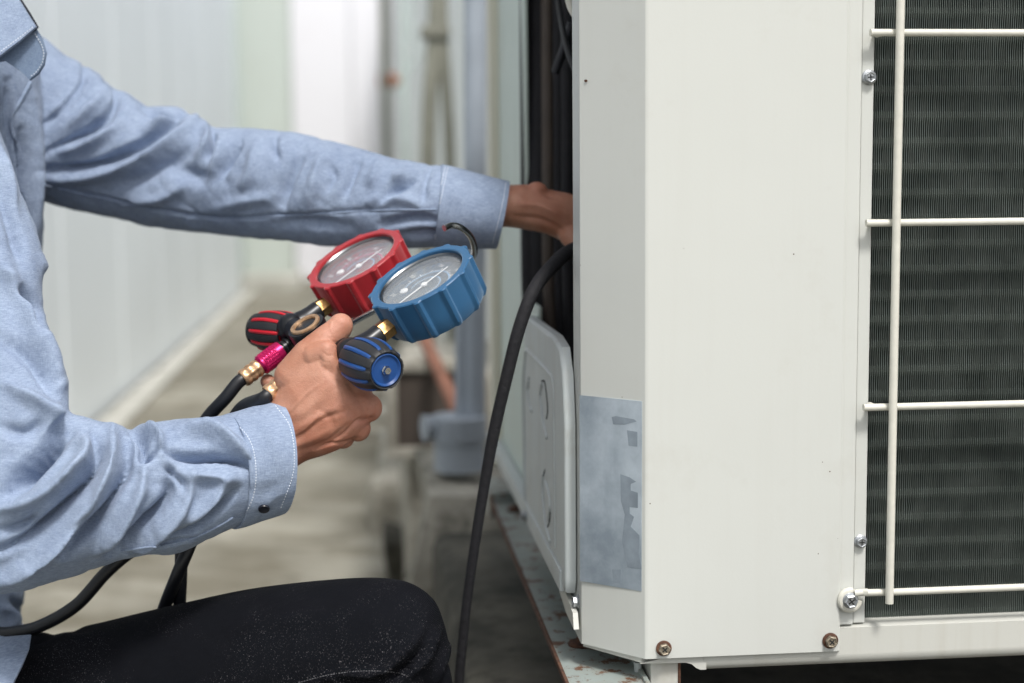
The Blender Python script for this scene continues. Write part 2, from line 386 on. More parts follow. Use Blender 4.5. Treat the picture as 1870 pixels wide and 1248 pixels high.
def remesh(mb, vox, it=4, fac=.5):
    me = bpy.data.meshes.new('tmp'); me.from_pydata(mb.v, [], mb.f)
    bm = bmesh.new(); bm.from_mesh(me); bmesh.ops.recalc_face_normals(bm, faces=bm.faces[:]); bm.to_mesh(me); bm.free()
    o = bpy.data.objects.new('tmp', me); COL.objects.link(o)
    r = o.modifiers.new('r', 'REMESH'); r.mode = 'VOXEL'; r.voxel_size = vox; r.adaptivity = 0
    s = o.modifiers.new('s', 'SMOOTH'); s.factor = fac; s.iterations = it
    dg = bpy.context.evaluated_depsgraph_get(); e = o.evaluated_get(dg); m2 = bpy.data.meshes.new_from_object(e)
    V = np.empty(len(m2.vertices)*3); m2.vertices.foreach_get('co', V); V = V.reshape(-1, 3)
    F = [tuple(p.vertices) for p in m2.polygons]
    bpy.data.objects.remove(o); bpy.data.meshes.remove(me); bpy.data.meshes.remove(m2)
    return V, F
def normals(V, F):
    me = bpy.data.meshes.new('n'); me.from_pydata(V.tolist(), [], F); 
    Nn = np.empty(len(V)*3); me.vertices.foreach_get('normal', Nn); bpy.data.meshes.remove(me); return Nn.reshape(-1, 3)
FK = 2.0
def folds(V, F, L, dmin=0, dmax=9, facing=.35):
    """L: (polyline in calibrated photo coordinates, half width px, height mm, [asym]) pushes real creases and rolls into the cloth"""
    Nn = normals(V, F); x, y, z = project(V)
    view = (cA-V); view /= np.linalg.norm(view, axis=1)[:, None]; fc = (Nn*view).sum(1)
    wgt = np.clip((fc+facing)/.35, 0, 1)*((z > dmin) & (z < dmax)); D = np.zeros(len(V))
    for item in L:
        pl, sg, h = item[:3]; asym = item[3] if len(item) > 3 else 0
        C = np.array(catmull([tuple(p) for p in pl], 6)) if len(pl) > 2 else np.array(pl, float)
        ok = (x > C[:, 0].min()-4*sg) & (x < C[:, 0].max()+4*sg) & (y > C[:, 1].min()-4*sg) & (y < C[:, 1].max()+4*sg) & (wgt > 0)
        idx = np.where(ok)[0]
        if not len(idx): continue
        X = x[idx]; Y = y[idx]; best = np.full(len(idx), 1e9); sgn = np.zeros(len(idx)); tt = np.zeros(len(idx))
        seg = np.diff(C, axis=0); sl = np.linalg.norm(seg, axis=1); tot = sl.sum(); acc = 0
        for i in range(len(seg)):
            ux, uy = seg[i]/max(sl[i], 1e-6); dx = X-C[i, 0]; dy = Y-C[i, 1]
            t = np.clip(dx*ux+dy*uy, 0, sl[i]); ex = dx-t*ux; ey = dy-t*uy; d = np.hypot(ex, ey)
            m = d < best; best = np.where(m, d, best); sgn = np.where(m, np.sign(ux*dy-uy*dx), sgn); tt = np.where(m, (acc+t)/tot, tt); acc += sl[i]
        fade = np.sin(np.clip(tt, .03, .97)*math.pi)**.55
        s_eff = sg*.88*(1+asym*sgn); s_eff = s_eff
        D[idx] += FK*h*.001*np.exp(-(best/s_eff)**2)*fade*wgt[idx]
    return V+Nn*D[:, None]
def mb_from(V, F): m = MB(); m.v = [tuple(v) for v in V]; m.f = F; return m

# ------------------------------------------------------------------ ground and background
def plane(x0, x1, y0, y1, z, nx=1, ny=1, amp=0):
    V = []; F = []
    for j in range(ny+1):
        for i in range(nx+1): V.append((x0+(x1-x0)*i/nx, y0+(y1-y0)*j/ny, z+(random.uniform(-amp, amp) if amp else 0)))
    for j in range(ny):
        for i in range(nx): a = j*(nx+1)+i; F.append((a, a+1, a+nx+2, a+nx+1))
    return MB().add(V, F)
mk('ground', plane(-40, 40, -30, 60, -.02), M['floor'], kind='structure')
mk('alley_floor', plane(-.9, .45, -2, 12.74, 0, 14, 120, .008), M['floor'], kind='structure')
mk('kerb', box(-.90, -.80, -2, 11.4, -.01, .02, .006), M['kerb'], kind='structure')
# left wall, clad in wide sheets
wl = empty('clad_wall', (-.95, 5, 0), 'pale bluish white metal clad wall running along the left of the alley', 'wall')
mk('backing', box(-1.10, -.955, -2.0, 11.35, 0, 2.75), M['wallseam'], wl)
for k in range(12):
    y = -2+1.112*k
    mk('cladding_panel', box(-.954, -.925, y+.010, min(y+1.098, 11.34), .0, 2.75, .001), M['wallpanel'], wl)
bl = empty('corner_pillar', (-.70, 11.7, 0), 'pale green square pillar at the far left end of the alley', 'pillar')
mk('shaft', box(-.96, -.52, 11.5, 11.95, .12, 2.75, .02), M['pillar'], bl)
mk('footing', box(-1.0, -.47, 11.45, 12.0, -.01, .12, .02), M['kerb'], bl)
mk('corner_trim', box(-.975, -.90, 11.47, 11.498, .13, 2.75, .005), M['pipe_pale'], bl)
ew = empty('end_wall', (.3, 12.74, 0), 'bright white wall closing off the far end of the alley', 'wall')
for k in range(5):
    x = -1.3+.62*k
    mk('wall_panel', box(x, x+.612, 12.74, 13.5, .0, 2.75, .006), M['endwall'], ew)
# right side wall beyond the unit
rw = empty('service_wall', (.32, 7, 0), 'white panelled wall behind the row of pipes on the right of the alley', 'wall')
for k in range(10):
    y = 2.35+1.10*k
    mk('wall_panel', box(.30, .40, y, y+1.09, .18, 1.5 if y < 5 else 1.95 if y < 8.5 else 2.55, .006), M['backwall'], rw)
def vpipe(name, px, d, wpx, top, bot, mat, label, cat, bend=None):
    x0 = P(px, 340, d); r = wpx/2*d/FPX
    pts = [(x0.x, x0.y, bot), (x0.x, x0.y, (top+bot)/2), (x0.x, x0.y, top)] if not bend else bend
    return tube(pts, r, 16), x0, r
m_, x0, r = vpipe('', 707, 7.2, 17, 2.74, .0, None, '', '')
vp = empty('water_pipe', (x0.x, x0.y, 0), 'thin grey vertical pipe with an orange valve, furthest left of the pipes', 'pipe')
mk('pipe', m_, M['pipe_grey'], vp)
vz = P(708, 148, 7.2)
mk('valve_body', lathe([(.02, -.045), (.034, -.04), (.034, .04), (.02, .045)], vz, (1, 0, 0), 16), M['orange'], vp)
mk('valve_stem', tube([vz, vz+Vector((.06, 0, 0)), vz+Vector((.09, 0, 0))], [.018, .018, .018], 12), M['brass'], vp)
m_, x0, r = vpipe('', 741, 5.6, 14, 2.74, 0, None, '', '')
mk('pipe', m_, M['pipe_pale'], label='pale green thin vertical pipe right of the one with the orange valve', cat='pipe')
d = 3.6
def Q(px, py): return tuple(P(px, py, d))
cd = empty('conduit', P(800, 900, d), 'beige grey conduit that forks into two legs above the blue grey pipe fitting', 'conduit')
mk('main_leg', tube([Q(798, -300), Q(796, 0), Q(790, 120), Q(783, 220), Q(780, 420), Q(778, 700)], .019, 16), M['conduit'], cd)
mk('side_leg', tube([Q(800, -300), Q(806, 0), Q(812, 120), Q(820, 250), Q(824, 420), Q(826, 640)], .015, 16), M['conduit'], cd)
mk('clip', box(Q(795, 60)[0]-.035, Q(795, 60)[0]+.035, Q(795, 60)[1]-.03, Q(795, 60)[1]+.03, Q(795, 60)[2]-.015, Q(795, 60)[2]+.015, .004), M['conduit'], cd)
d = 4.6
mk('cable', tube([Q(752, -60), Q(752, 60), Q(765, 90), Q(735, 150), Q(720, 170)], .006, 8), M['pipe_pale'], label='thin pale cable drooping between the pipes behind the sleeve', cat='cable')
d = 2.15
pv = empty('drain_pipe', P(866, 860, d), 'blue grey plastic downpipe ending in a wide socket fitting on the concrete', 'drain pipe')
mk('downpipe', tube([Q(868, -300), Q(868, 200), Q(866, 780)], .0165, 24), M['pvc'], pv)
mk('second_run', tube([Q(843, 520), Q(843, 640), Q(843, 780)], .010, 20), M['pvc'], pv)
c0 = P(838, 800, d); az = Vector((0, 0, 1))
mk('socket', lathe([(.034, -.048), (.037, -.046), (.037, -.008), (.0395, -.006), (.0395, .0), (.0415, .001), (.0415, .031), (.038, .034), (.015, .034)], c0, az, 40), M['pvc'], pv)
mk('branch', tube([c0+Vector((-.02, 0, .018)), c0+Vector((-.045, -.01, .018)), c0+Vector((-.052, -.012, .018))], [.018, .018, .020], 24), M['pvc'], pv)
# brown slanting pipe
a = P(766, 600, 2.62); b = P(836, 752, 2.36)
mk('slanting_pipe', tube([a, (a+b)/2, b], .0115, 14), M['brownpipe'], label='rusty brown pipe slanting down behind the blue grey fitting', cat='pipe')
# rubble, steps and plinth
def rock(c, s, seed, sub=3):
    rg = random.Random(seed); bm = bmesh.new(); bmesh.ops.create_cube(bm, size=1)
    bmesh.ops.subdivide_edges(bm, edges=bm.edges[:], cuts=sub, use_grid_fill=True)
    from mathutils import noise as mn
    for v in bm.verts:
        p = v.co.copy(); l = p.length; p = p.lerp(p.normalized()*.55, .35)
        k = 1+.28*mn.noise(Vector((p.x*2.3+seed*3.1, p.y*2.3, p.z*2.3))); p *= k
        v.co = Vector((c[0]+p.x*s[0], c[1]+p.y*s[1], c[2]+p.z*s[2]))
    bm.verts.index_update(); m = MB().add([v.co[:] for v in bm.verts], [[v.index for v in f.verts] for f in bm.faces]); bm.free(); return m
pz = .0
mk('plinth', box(.085, .75, .35, 1.93, -.02, .34, .02), M['plinth'], kind=None, label='dark mossy concrete plinth under the outdoor unit and its steel rail', cat='plinth')
mk('plinth', rock((.30, 2.19, .17), (.46, .44, .44), 14, 6), M['stone_dirty'], label='pale broken concrete plinth behind the unit, below the blue grey fitting', cat='plinth')
def FB(px, py, sz):                            # a block standing on the floor whose foot shows at this pixel
    r = ray(px, py); p = CAM+r*((0-CAM.z)/r.z); return (p.x, p.y+sz[1]*.4, sz[2]*.42)
rocks = [((738, 868), (.13, .14, .12), 'pale rounded lump of concrete left of the blue grey fitting', M['kerb']),
         ((690, 800), (.26, .3, .08), 'wide low slab of concrete behind the gripping hand', M['stone']),
         ((728, 975), (.13, .2, .13), 'squared brown grey block below the pale lump', M['stone']),
         ((728, 730), (.20, .3, .16), 'small grey block in front of the dark opening', M['stone']),
         ((742, 1085), (.08, .22, .12), 'mossy grey boulder beside the black hose above the knee', M['plinth'])]
for i, (c, s_z, lb, mt) in enumerate(rocks):
    mk('concrete_block', rock(FB(*c, s_z), s_z, i+3), mt, label=lb, cat='block', group='broken concrete blocks along the plinth')
mk('concrete_block', box(.07, .30, 2.56, 3.1, -.02, .47, .02), M['stone'], label='upright pale concrete block holding the dark drain opening', cat='block', group='broken concrete blocks along the plinth')
dr = P(783, 742, 2.55)
dn = empty('drain_opening', (dr.x, dr.y, dr.z-.07), 'dark square opening in the concrete behind the slanting brown pipe', 'drain')
mk('recess', box(dr.x-.055, dr.x+.055, dr.y, dr.y+.05, dr.z-.07, dr.z+.06), M['pipe_brown_hole_shade'], dn)  # solid block; dark brown paints the shade inside the opening
for dx, dz, sx, sz in ((-.065, 0, .01, .07), (.065, 0, .01, .07), (0, .07, .075, .01), (0, -.08, .075, .01)):
    mk('surround', box(dr.x+dx-sx, dr.x+dx+sx, dr.y-.01, dr.y+.05, dr.z+dz-sz, dr.z+dz+sz, .003), M['stone'], dn)

# ------------------------------------------------------------------ outdoor unit
YF = 1.055
X0 = PY(1181, 600, YF).x                     # start of the flat front
def XF(px, py=600): return PY(px, py, YF).x
def ZF(px, py): return PY(px, py, YF).z
ZB = ZF(1350, 1197)                          # bottom of the front panel
ZT = ZB+1.02
CH = .043
xs = X0-CH                                   # side plane
unit = empty('outdoor_unit', (X0+.4, YF+.35, ZB-.02), 'cream outdoor air conditioning unit with a wire guard over dark fins', 'air conditioner')
print('XS', xs, 'X0', X0, 'ZB', ZB)
xr = XF(1541)
T = .0012
# corner cover: return flange, chamfer, flat, rolled right edge, one folded sheet
ybk = YF+CH+.034
prof = [(xs+.010, ybk+.001), (xs, ybk), (xs, YF+CH+.0015), (xs+.0008, YF+CH), (X0-.0015, YF+.001), (X0-.0004, YF+.0002), (X0+.002, YF), (xr-.001, YF), (xr, YF+.0008), (xr, YF+.006)]
prof2 = [(xs+.010, ybk-.001)]+[(x+T, y+T) for x, y in prof[1:-1]]+[(xr-T, YF+.006)]
zc = .011
def sheet(prof, prof2, z0, z1, notch=None):
    V = []; F = []; n = len(prof); loop = prof+prof2[::-1]; m = len(loop)
    for z in (z0, z1): V += [(x, y, z) for x, y in loop]
    F += [(i, (i+1) % m, (i+1) % m+m, i+m) for i in range(m)]
    for i in range(n-1): F.append((i+1, i, m-1-i, m-2-i)); F.append((i+m, i+1+m, 2*m-2-i, 2*m-1-i))
    return MB().add(V, F)
cp = mk('corner_cover', sheet(prof, prof2, ZB, ZT), M['unit'], unit, sharp=50)
# edge crease line down the flat, right of the step
mk('trim_strip', box(XF(1541.8), XF(1569), YF+.0025, YF+.02, ZF(1560, 1143), ZT, .0012), M['unit'], unit)
mk('trim_strip', box(XF(1569.8), XF(1592.5), YF+.0045, YF+.02, ZF(1585, 1141), ZT, .0012), M['unit'], unit)
xfr = XF(1588); XR = X0+.92
# base skirt: rolled lip
zt_, zb_ = ZF(1700, 1139), ZF(1700, 1203)
def skirt(x0, x1, ztop, zbot, y0=YF+.003, lip=.012):
    h = ztop-zbot; pr = [(y0+.004, ztop), (y0, ztop-.0015), (y0, zbot+.010), (y0+.0012, zbot+.005), (y0+.004, zbot+.0015), (y0+.009, zbot), (y0+.03, zbot), (y0+.03, ztop)]
    V = [(x, y, z) for x in (x0, x1) for y, z in pr]; n = len(pr)
    F = [tuple(range(n)), tuple(range(2*n-1, n-1, -1))]+[(i, i+n, (i+1) % n+n, (i+1) % n) for i in range(n)]
    return MB().add(V, F)
zbs = ZF(1700, 1206.5)-.0028
sk = skirt(XF(1290), XF(1542.1), ZB+.012, zbs, YF+.0030)
sk.merge(skirt(XF(1542), XR, zt_, zbs, YF+.0030))
mk('base_skirt', sk, M['unit_rim'], unit)
# lower skirt piece under the cover, with a raised tab towards the corner
zlow = ZF(1400, 1220)
lp = []; y0 = YF+.0035
outline = [(xs+.018, ZB+.006), (xs+.018, ZB-.003), (X0-.004, ZB-.0045), (XF(1257), ZB-.0052), (XF(1268), ZB-.0066), (XF(1276), ZB-.0096), (XF(1284), ZB-.0112), (XF(1295), ZB-.0112), (XF(1295), ZB+.006)]
def yk(x): return y0 if x > X0-.0042 else y0+(X0-x)
V = [(x, yk(x), z) for x, z in outline[2:]]
mk('lower_skirt', extrude_poly(V, (0, 1, 0), .02), M['unit_rim'], unit)
mk('lower_skirt', extrude_poly([(xs+.002, YF+CH+.003, ZB+.004), (xs+.002, YF+CH+.003, ZB-.003), (X0-.003, YF+.004, ZB-.004), (X0-.003, YF+.004, ZB+.004)], (.7, .7, 0), .02), M['unit_rim'], unit)
# hidden box: top, back, right
mk('top_cover', box(xs-.003, XR+.003, YF-.004, YF+.69, ZT, ZT+.03, .006), M['unit'], unit)
mk('right_panel', box(XR-.02, XR, YF+.02, YF+.68, ZB, ZT), M['unit'], unit)
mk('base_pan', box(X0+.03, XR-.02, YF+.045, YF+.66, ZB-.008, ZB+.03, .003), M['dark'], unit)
# coil behind the guard
yfin = YF+.020; zf0, zf1 = ZF(1700, 1150), ZT-.01; xf0, xf1 = XF(1556), XR-.02
V = []; F = []; pitch = .00168; nf = int((xf1-xf0)/pitch); tp = .0192
zt0 = ZF(1750, 16)
zz = np.arange(zf0, zf1, tp/4)
ph = ((zz-zt0)/tp)*2*math.pi
yy = yfin-.00035*np.cos(ph)
for k in range(nf):
    x = xf0+k*pitch+random.uniform(-.00006, .00006); t = .00022; o = len(V); lean = random.uniform(-.0004, .0004)
    bent = math.exp(-((x-XF(1690))/.006)**2)
    jit = RNG.uniform(-.00008, .00008, len(zz))+bent*.0012*np.exp(-((zz-ZF(1680, 938))/.004)**2)
    for z, y, j in zip(zz, yy, jit):
        V += [(x-t+j, y, z), (x+t+j, y, z), (x+t+lean, yfin+.016, z)]
    for i in range(len(zz)-1):
        a = o+3*i; F += [(a, a+1, a+4, a+3), (a+1, a+2, a+5, a+4)]
mk('coil_fins', MB().add(V, F), M['fins'], unit, kind='stuff')
tb = MB(); z = zt0+tp*8
while z > zf0:
    for zz_ in (z,): tb.merge(tube([(xf0, yfin+.0078, zz_), (xf0+.1, yfin+.0078, zz_), (XR-.03, yfin+.0078, zz_)], .0058, 10, 2))
    z -= tp
mk('coil_tubes', tb, M['tubes'], unit, kind='stuff')
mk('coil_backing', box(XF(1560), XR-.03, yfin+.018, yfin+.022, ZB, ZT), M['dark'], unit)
# guard
def wire(pts, r=.0028): return tube(pts, r, 14, 4)
gd = -.011
def fy(px, py, off=gd): p = PY(px, py, YF+off); return p
vx = fy(1634, 570).x
mk('guard_wire', wire([(vx, YF+gd, fy(1625, 1102).z), (vx, YF+gd, .9), (vx, YF+gd, ZT-.02)], .0031), M['wire'], unit)
ve = mk('guard_wire', wire([(vx+.137, YF+gd, fy(1625, 1102).z), (vx+.137, YF+gd, .9), (vx+.137, YF+gd, ZT-.02)], .0031), M['wire'], unit)
hz = [(60, 1600), (407, 1592), (743, 1587), (1081, 1563)]
pit = None
for i, (py, px) in enumerate(hz):
    z = fy(1640, py, gd+.0055).z; xe = fy(px, py, gd+.0055).x
    yw = YF+gd+.0055
    if i < 3: pts = [(xe+.0035, YF+.003, z), (xe+.0035, yw+.002, z), (xe+.0052, yw, z), (xe+.010, yw, z), (xe+.2, yw, z), (XR-.01, yw, z)]
    else: pts = [(xe, YF-.002, z-.0008), (xe+.010, YF-.003, z), (xe+.024, yw, z), (xe+.2, yw, z), (XR-.01, yw, z)]
    mk('guard_wire', wire(pts, .0027), M['wire'], unit)
for k in range(1, 4):
    z = fy(1640, 60, gd+.0055).z+.1345*k; xe = fy(1600, 60).x
    if z < ZT-.03: mk('guard_wire', wire([(xe, YF+.003, z), (xe+.004, YF+gd+.0055, z), (xe+.2, YF+gd+.0055, z), (XR-.01, YF+gd+.0055, z)], .0027), M['wire'], unit)
# eye of the bottom wire round its screw
ec = PY(1552, 1096, YF-.001)
pts = []
for k in range(15):
    a = math.radians(75+k*20); pts.append((ec.x+.0072*math.cos(a), YF-.001, ec.z+.0072*math.sin(a)))
mk('guard_eye', tube(pts, .0026, 10, 2), M['wire'], unit)

def screw(px, py, rust, yy, big=1.0, axis=(0, -1, 0), pos=None, par=None):
    p = pos if pos is not None else PY(px, py, yy); ax = Vector(axis); ax.normalize(); par = par or unit
    m1 = M['rust'] if rust else M['zinc']; m2 = M['zinc_old'] if rust else M['zinc']
    s = big; up = Vector((0, 0, 1)); ang = random.uniform(0, 1.5)
    f = mk('screw', lathe([(.0056*s, 0), (.0057*s, .0007*s), (.0050*s, .0014*s), (.0044*s, .0017*s)], p, ax, 32), m1, par)
    x = ax.orthogonal().normalized(); x = Matrix.Rotation(ang, 3, ax) @ x; y = ax.cross(x)
    V = []; 
    for h, r in ((.0015, .0043), (.0045, .0043), (.0050, .0036), (.0047, .0030), (.0044, .0028)):
        for k in range(6):
            a = k*math.pi/3; V.append(p+ax*h*s+(x*math.cos(a)+y*math.sin(a))*r*s)
    F = [(i*6+k, i*6+(k+1) % 6, (i+1)*6+(k+1) % 6, (i+1)*6+k) for i in range(4) for k in range(6)]+[tuple(24+k for k in range(6))]
    mk('head', MB().add(V, F), m2, f, sharp=20)
    rec = MB()
    for (u, v) in ((x, y), (y, x)):
        c = p+ax*.00445*s; q = []
        for (i, j) in ((-1, -1), (1, -1), (1, 1), (-1, 1)): q.append(c+u*i*.0022*s+v*j*.00045*s)
        rec.merge(extrude_poly(q, ax, .00012 if u is x else .00016))
    mk('cross_recess_shade', rec, M['dark'], f)  # thin raised strips, dark colour paints the shade of the cross slot
    return f
screw(1586.5, 142, False, YF+.0044); screw(1571, 989, False, YF+.0044, .92)
screw(1551, 1096, False, YF-.0015, 1.22); screw(1212, 1184, True, YF-.0002, 1.05); screw(1516, 1170, True, YF-.0002, 1.08)
b0 = PX(1046, 1142, xs); screw(0, 0, False, 0, 1.0, (-1, 0, 0), Vector((xs, YF+CH+.012, ZF(1052, 1142)+.002)))
# small rust chip on the chamfer
def onch(px, py, off=0):       # a point on the chamfer plane
    n = Vector((-1, -1, 0)).normalized(); p0 = Vector((X0, YF, 0))+n*off; r = ray(px, py); t = (p0-CAM).dot(n)/r.dot(n); return CAM+r*t
chn = Vector((-1, -1, 0)).normalized()
mk('rust_chip', extrude_poly([onch(1065+3*math.cos(a)+5, 148+2.5*math.sin(a)) for a in np.linspace(0, 5.6, 9)], chn, .0003), M['rust'], unit)
lab = [(1059, 722), (1173, 733), (1172, 1080), (1060, 1061)]
lb_ = mk('rating_label', extrude_poly([onch(*p, .0001) for p in lab], chn, .0005), M['label'], unit, label='blank weathered silver foil label')
def patch(pts): return extrude_poly([onch(*p, .0006) for p in pts], chn, .00012)
res = MB()
for pts in ([(1117, 762), (1125, 760), (1158, 766), (1163, 770), (1140, 776), (1120, 775)], [(1145, 786), (1164, 789), (1164, 816), (1148, 814)],
            [(1133, 866), (1150, 872), (1162, 880), (1152, 884), (1152, 896), (1165, 900), (1165, 928), (1150, 926), (1150, 938), (1158, 944), (1152, 962), (1168, 978), (1168, 1014), (1172, 1040), (1146, 1036), (1136, 990), (1141, 940), (1134, 915)],
            [(1118, 1040), (1134, 1040), (1134, 1066), (1120, 1064)]):
    res.merge(patch(pts))
mk('label_residue', res, M['label_dark'], lb_)
# side: rear panel, post, interior, pipes
ys1, ys2 = 1.468, 1.74
zr = ZB+.015
mk('rear_side_panel', box(xs, xs+.004, ys1, ys2, zr, ZT, .001), M['side'], unit)
mk('rear_side_panel', box(xs+.0004, xs+.004, 1.365, ys1-.0005, zr+.03, .685, .001), M['side'], unit)
mk('corner_post', box(xs-.010, xs+.02, ys2+.001, ys2+.045, zr, ZT, .002), M['cream'], unit)
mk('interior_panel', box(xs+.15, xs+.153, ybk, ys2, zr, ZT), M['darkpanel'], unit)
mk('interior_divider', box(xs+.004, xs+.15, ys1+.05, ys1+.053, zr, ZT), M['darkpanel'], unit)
mk('interior_back', box(xs+.012, X0+.10, ybk+.16, ybk+.162, ZB, ZT), M['dark'], unit) if False else None
for px, dd, r, mt in ((969, 1.478, .0105, 'foam'), (985, 1.47, .0095, 'foam'), (1000, 1.45, .006, 'conduit'), (1020, 1.44, .005, 'foam'), (1036, 1.42, .006, 'foam')):
    a = P(px-2, -400, dd); b = P(px, 200, dd); c = P(px+10, 640, dd); e = P(px+80, 800, dd)
    mk('insulated_pipe' if mt == 'foam' else 'copper_pipe', tube([a, b, c, e], r, 14), M[mt] if mt == 'foam' else M['pipe_brown_hole_shade'], unit)
mk('wiring', tube([P(1012, -60, 1.30), P(1022, 20, 1.30), P(1036, 90, 1.28), P(1060, 150, 1.27)], .0028, 10), M['rubber'], unit)
mk('wiring', tube([P(1014, 132, 1.33), P(1026, 100, 1.32), P(1045, 40, 1.30)], .004, 10), M['rubber'], unit)
mk('wiring', tube([P(1030, -50, 1.2), P(1042, 10, 1.2), P(1060, 40, 1.2)], .0035, 10), M['wire'], unit)
# base flange along the side
zfl = .80-.322
mk('lower_side_panel', box(xs, xs+.004, ybk+.001, ys1-.001, zfl-.01, zfl+.05, .001), M['cover'], unit)
mk('base_flange', box(xs-.012, xs-.0005, ybk+.002, ys2+.06, zfl-.002, zfl+.016, .0015), M['cover'], unit)
for yy_ in (ybk+.24,):
    screw(0, 0, False, 0, 1.0, (-1, 0, 0), Vector((xs-.0122, yy_, zfl+.006)))
# valve cover
xo = xs-.010; dv0, dv1 = 1.105, 1.385
def vc(y, z): return (xo, y, z)
ztp, zbt = .80-.126, .80-.322
ol = [(dv1, ztp-.008), (dv1-.012, ztp+.001), (dv0+.07, ztp+.002), (dv0+.028, ztp-.003), (dv0+.010, ztp-.022), (dv0, ztp-.06), (dv0, zbt+.012), (dv0+.006, zbt), (dv1-.004, zbt-.006), (dv1, zbt)]
shiftY = .012
V = [(xo, y+shiftY, z) for y, z in ol]
bm = bmesh.new()
f_ = bm.faces.new([bm.verts.new(v) for v in V]); r_ = bmesh.ops.extrude_face_region(bm, geom=[f_])
for v in [g for g in r_['geom'] if isinstance(g, bmesh.types.BMVert)]: v.co.x += .009
bmesh.ops.recalc_face_normals(bm, faces=bm.faces[:])
fe = [e for e in bm.edges if all(abs(v.co.x-xo) < 1e-6 for v in e.verts)]
bmesh.ops.bevel(bm, geom=fe, offset=.0035, segments=3, affect='EDGES', profile=.5); bm.verts.index_update()
cm = MB().add([v.co[:] for v in bm.verts], [[v.index for v in f.verts] for f in bm.faces]); bm.free()
vcov = mk('valve_cover', cm, M['cover'], unit, label='pressed metal valve cover with stamped arcs')
def bead(pts, r=.0019): return tube([PX(a, b, xo+.0002) for a, b in pts], r, 8, 5)
for pts in ([(960, 652), (962, 640), (975, 652), (1003, 682), (1011, 700), (1013, 780), (1015, 1000)], [(960, 652), (957, 720), (961, 920), (968, 950), (988, 974)],
            [(967, 694), (965, 712), (968, 740), (972, 751)], [(991, 700), (988, 725), (993, 770), (1000, 800)], [(993, 866), (992, 900), (998, 960), (1006, 990)], [(997, 880), (1003, 900), (1006, 925), (1003, 950)]):
    mk('pressed_bead', bead(pts), M['cover'], vcov)
for pts in ([(967, 690), (965.5, 700), (966, 708)], [(990, 696), (996, 700), (1001, 745), (999, 765)], [(996, 858), (993, 870), (992, 884)], [(1006, 935), (1005, 950), (1001, 962)]):
    mk('pressed_slot_shade', bead(pts, .0010), M['dark'], vcov)  # proud dark beads, the shade of the slots put in as colour
# bottom front bracket
mk('cover_bracket', extrude_poly([PX(1022, 1050, xs-.006), PX(1046, 1120, xs-.006), PX(1048, 1150, xs-.006), PX(1034, 1120, xs-.006), PX(1022, 1082, xs-.006)], (1, 0, 0), .004), M['unit_rim'], unit)
# foot and rail
fx0, fx1 = XF(1193), XF(1249)
mk('foot', box(fx0, fx1, YF+.010, YF+.05, .415, ZB-.0055, .002), M['unit_rim'], unit)
mk('foot_rust', box(fx1-.0015, fx1+.0006, YF+.0092, YF+.05, .415, ZB-.007, .0004), M['rust'], unit)
mk('foot_web', tube([(fx0-.004, YF+.03, .41), (fx0-.005, YF+.03, ZB-.03), (fx0-.006, YF+.03, ZB-.012)], .003, 10), M['cover'], unit)
rail = empty('support_rail', (.18, 1.2, .40), 'rusting pale blue steel channel the outdoor unit stands on', 'rail')
zr_ = .80-.375; xl = .148; xR = .207
mk('web', box(xl, xR, .2, 1.70, zr_-.004, zr_, .0008), M['rail'], rail)
mk('flange', box(xR-.002, xR+.002, .2, 1.70, zr_-.03, zr_+.0025, .0008), M['rail'], rail)
mk('rust_edge', box(xl-.0022, xl+.0006, .2, 1.701, zr_-.0035, zr_+.0020, .0006), M['rust'], rail)
mk('end_plate', box(xl-.004, xR+.03, 1.702, 1.79, zr_-.02, zr_+.012, .002), M['rail'], rail)
for k, (px, py) in enumerate(((1032, 1187), (916, 918))):
    c = PX(px, py, .1655); c = Vector((.1725, YF+.10 if k == 0 else 1.655, zr_))
    b_ = mk('bolt', lathe([(.011, 0), (.0115, .0015), (.010, .003), (.0055, .0035), (.005, .006), (.0035, .0075)], c, (0, 0, 1), 28, rfun=lambda a, i: .0006*math.sin(3*a+i)), M['rust'], rail)
mk('cross_beam', box(-.02+.17, .9, YF+.30, YF+.36, .34, .395, .003), M['dark'], label='dark cross beam under the outdoor unit', cat='beam') if False else None
# black insulated line hose looping out of the recess
hose_pts = [(1100, 440, 1.30), (1043, 458, 1.22), (1008, 487, 1.19), (975, 530, 1.17), (948, 600, 1.165), (925, 690, 1.17), (902, 790, 1.18), (884, 890, 1.19), (868, 990, 1.20), (855, 1080, 1.21), (845, 1170, 1.22), (838, 1260, 1.23), (830, 1500, 1.26), (800, 1700, 1.30)]
mk('line_hose', tube([P(*p) for p in hose_pts], [.0062, .0060, .0058, .0055, .0052, .0050, .0048, .0044, .0042, .0041, .0041, .0041, .0041, .0041], 20, 6), M['foam'], label='long black hose arching out of the unit and hanging past the knee', cat='hose')

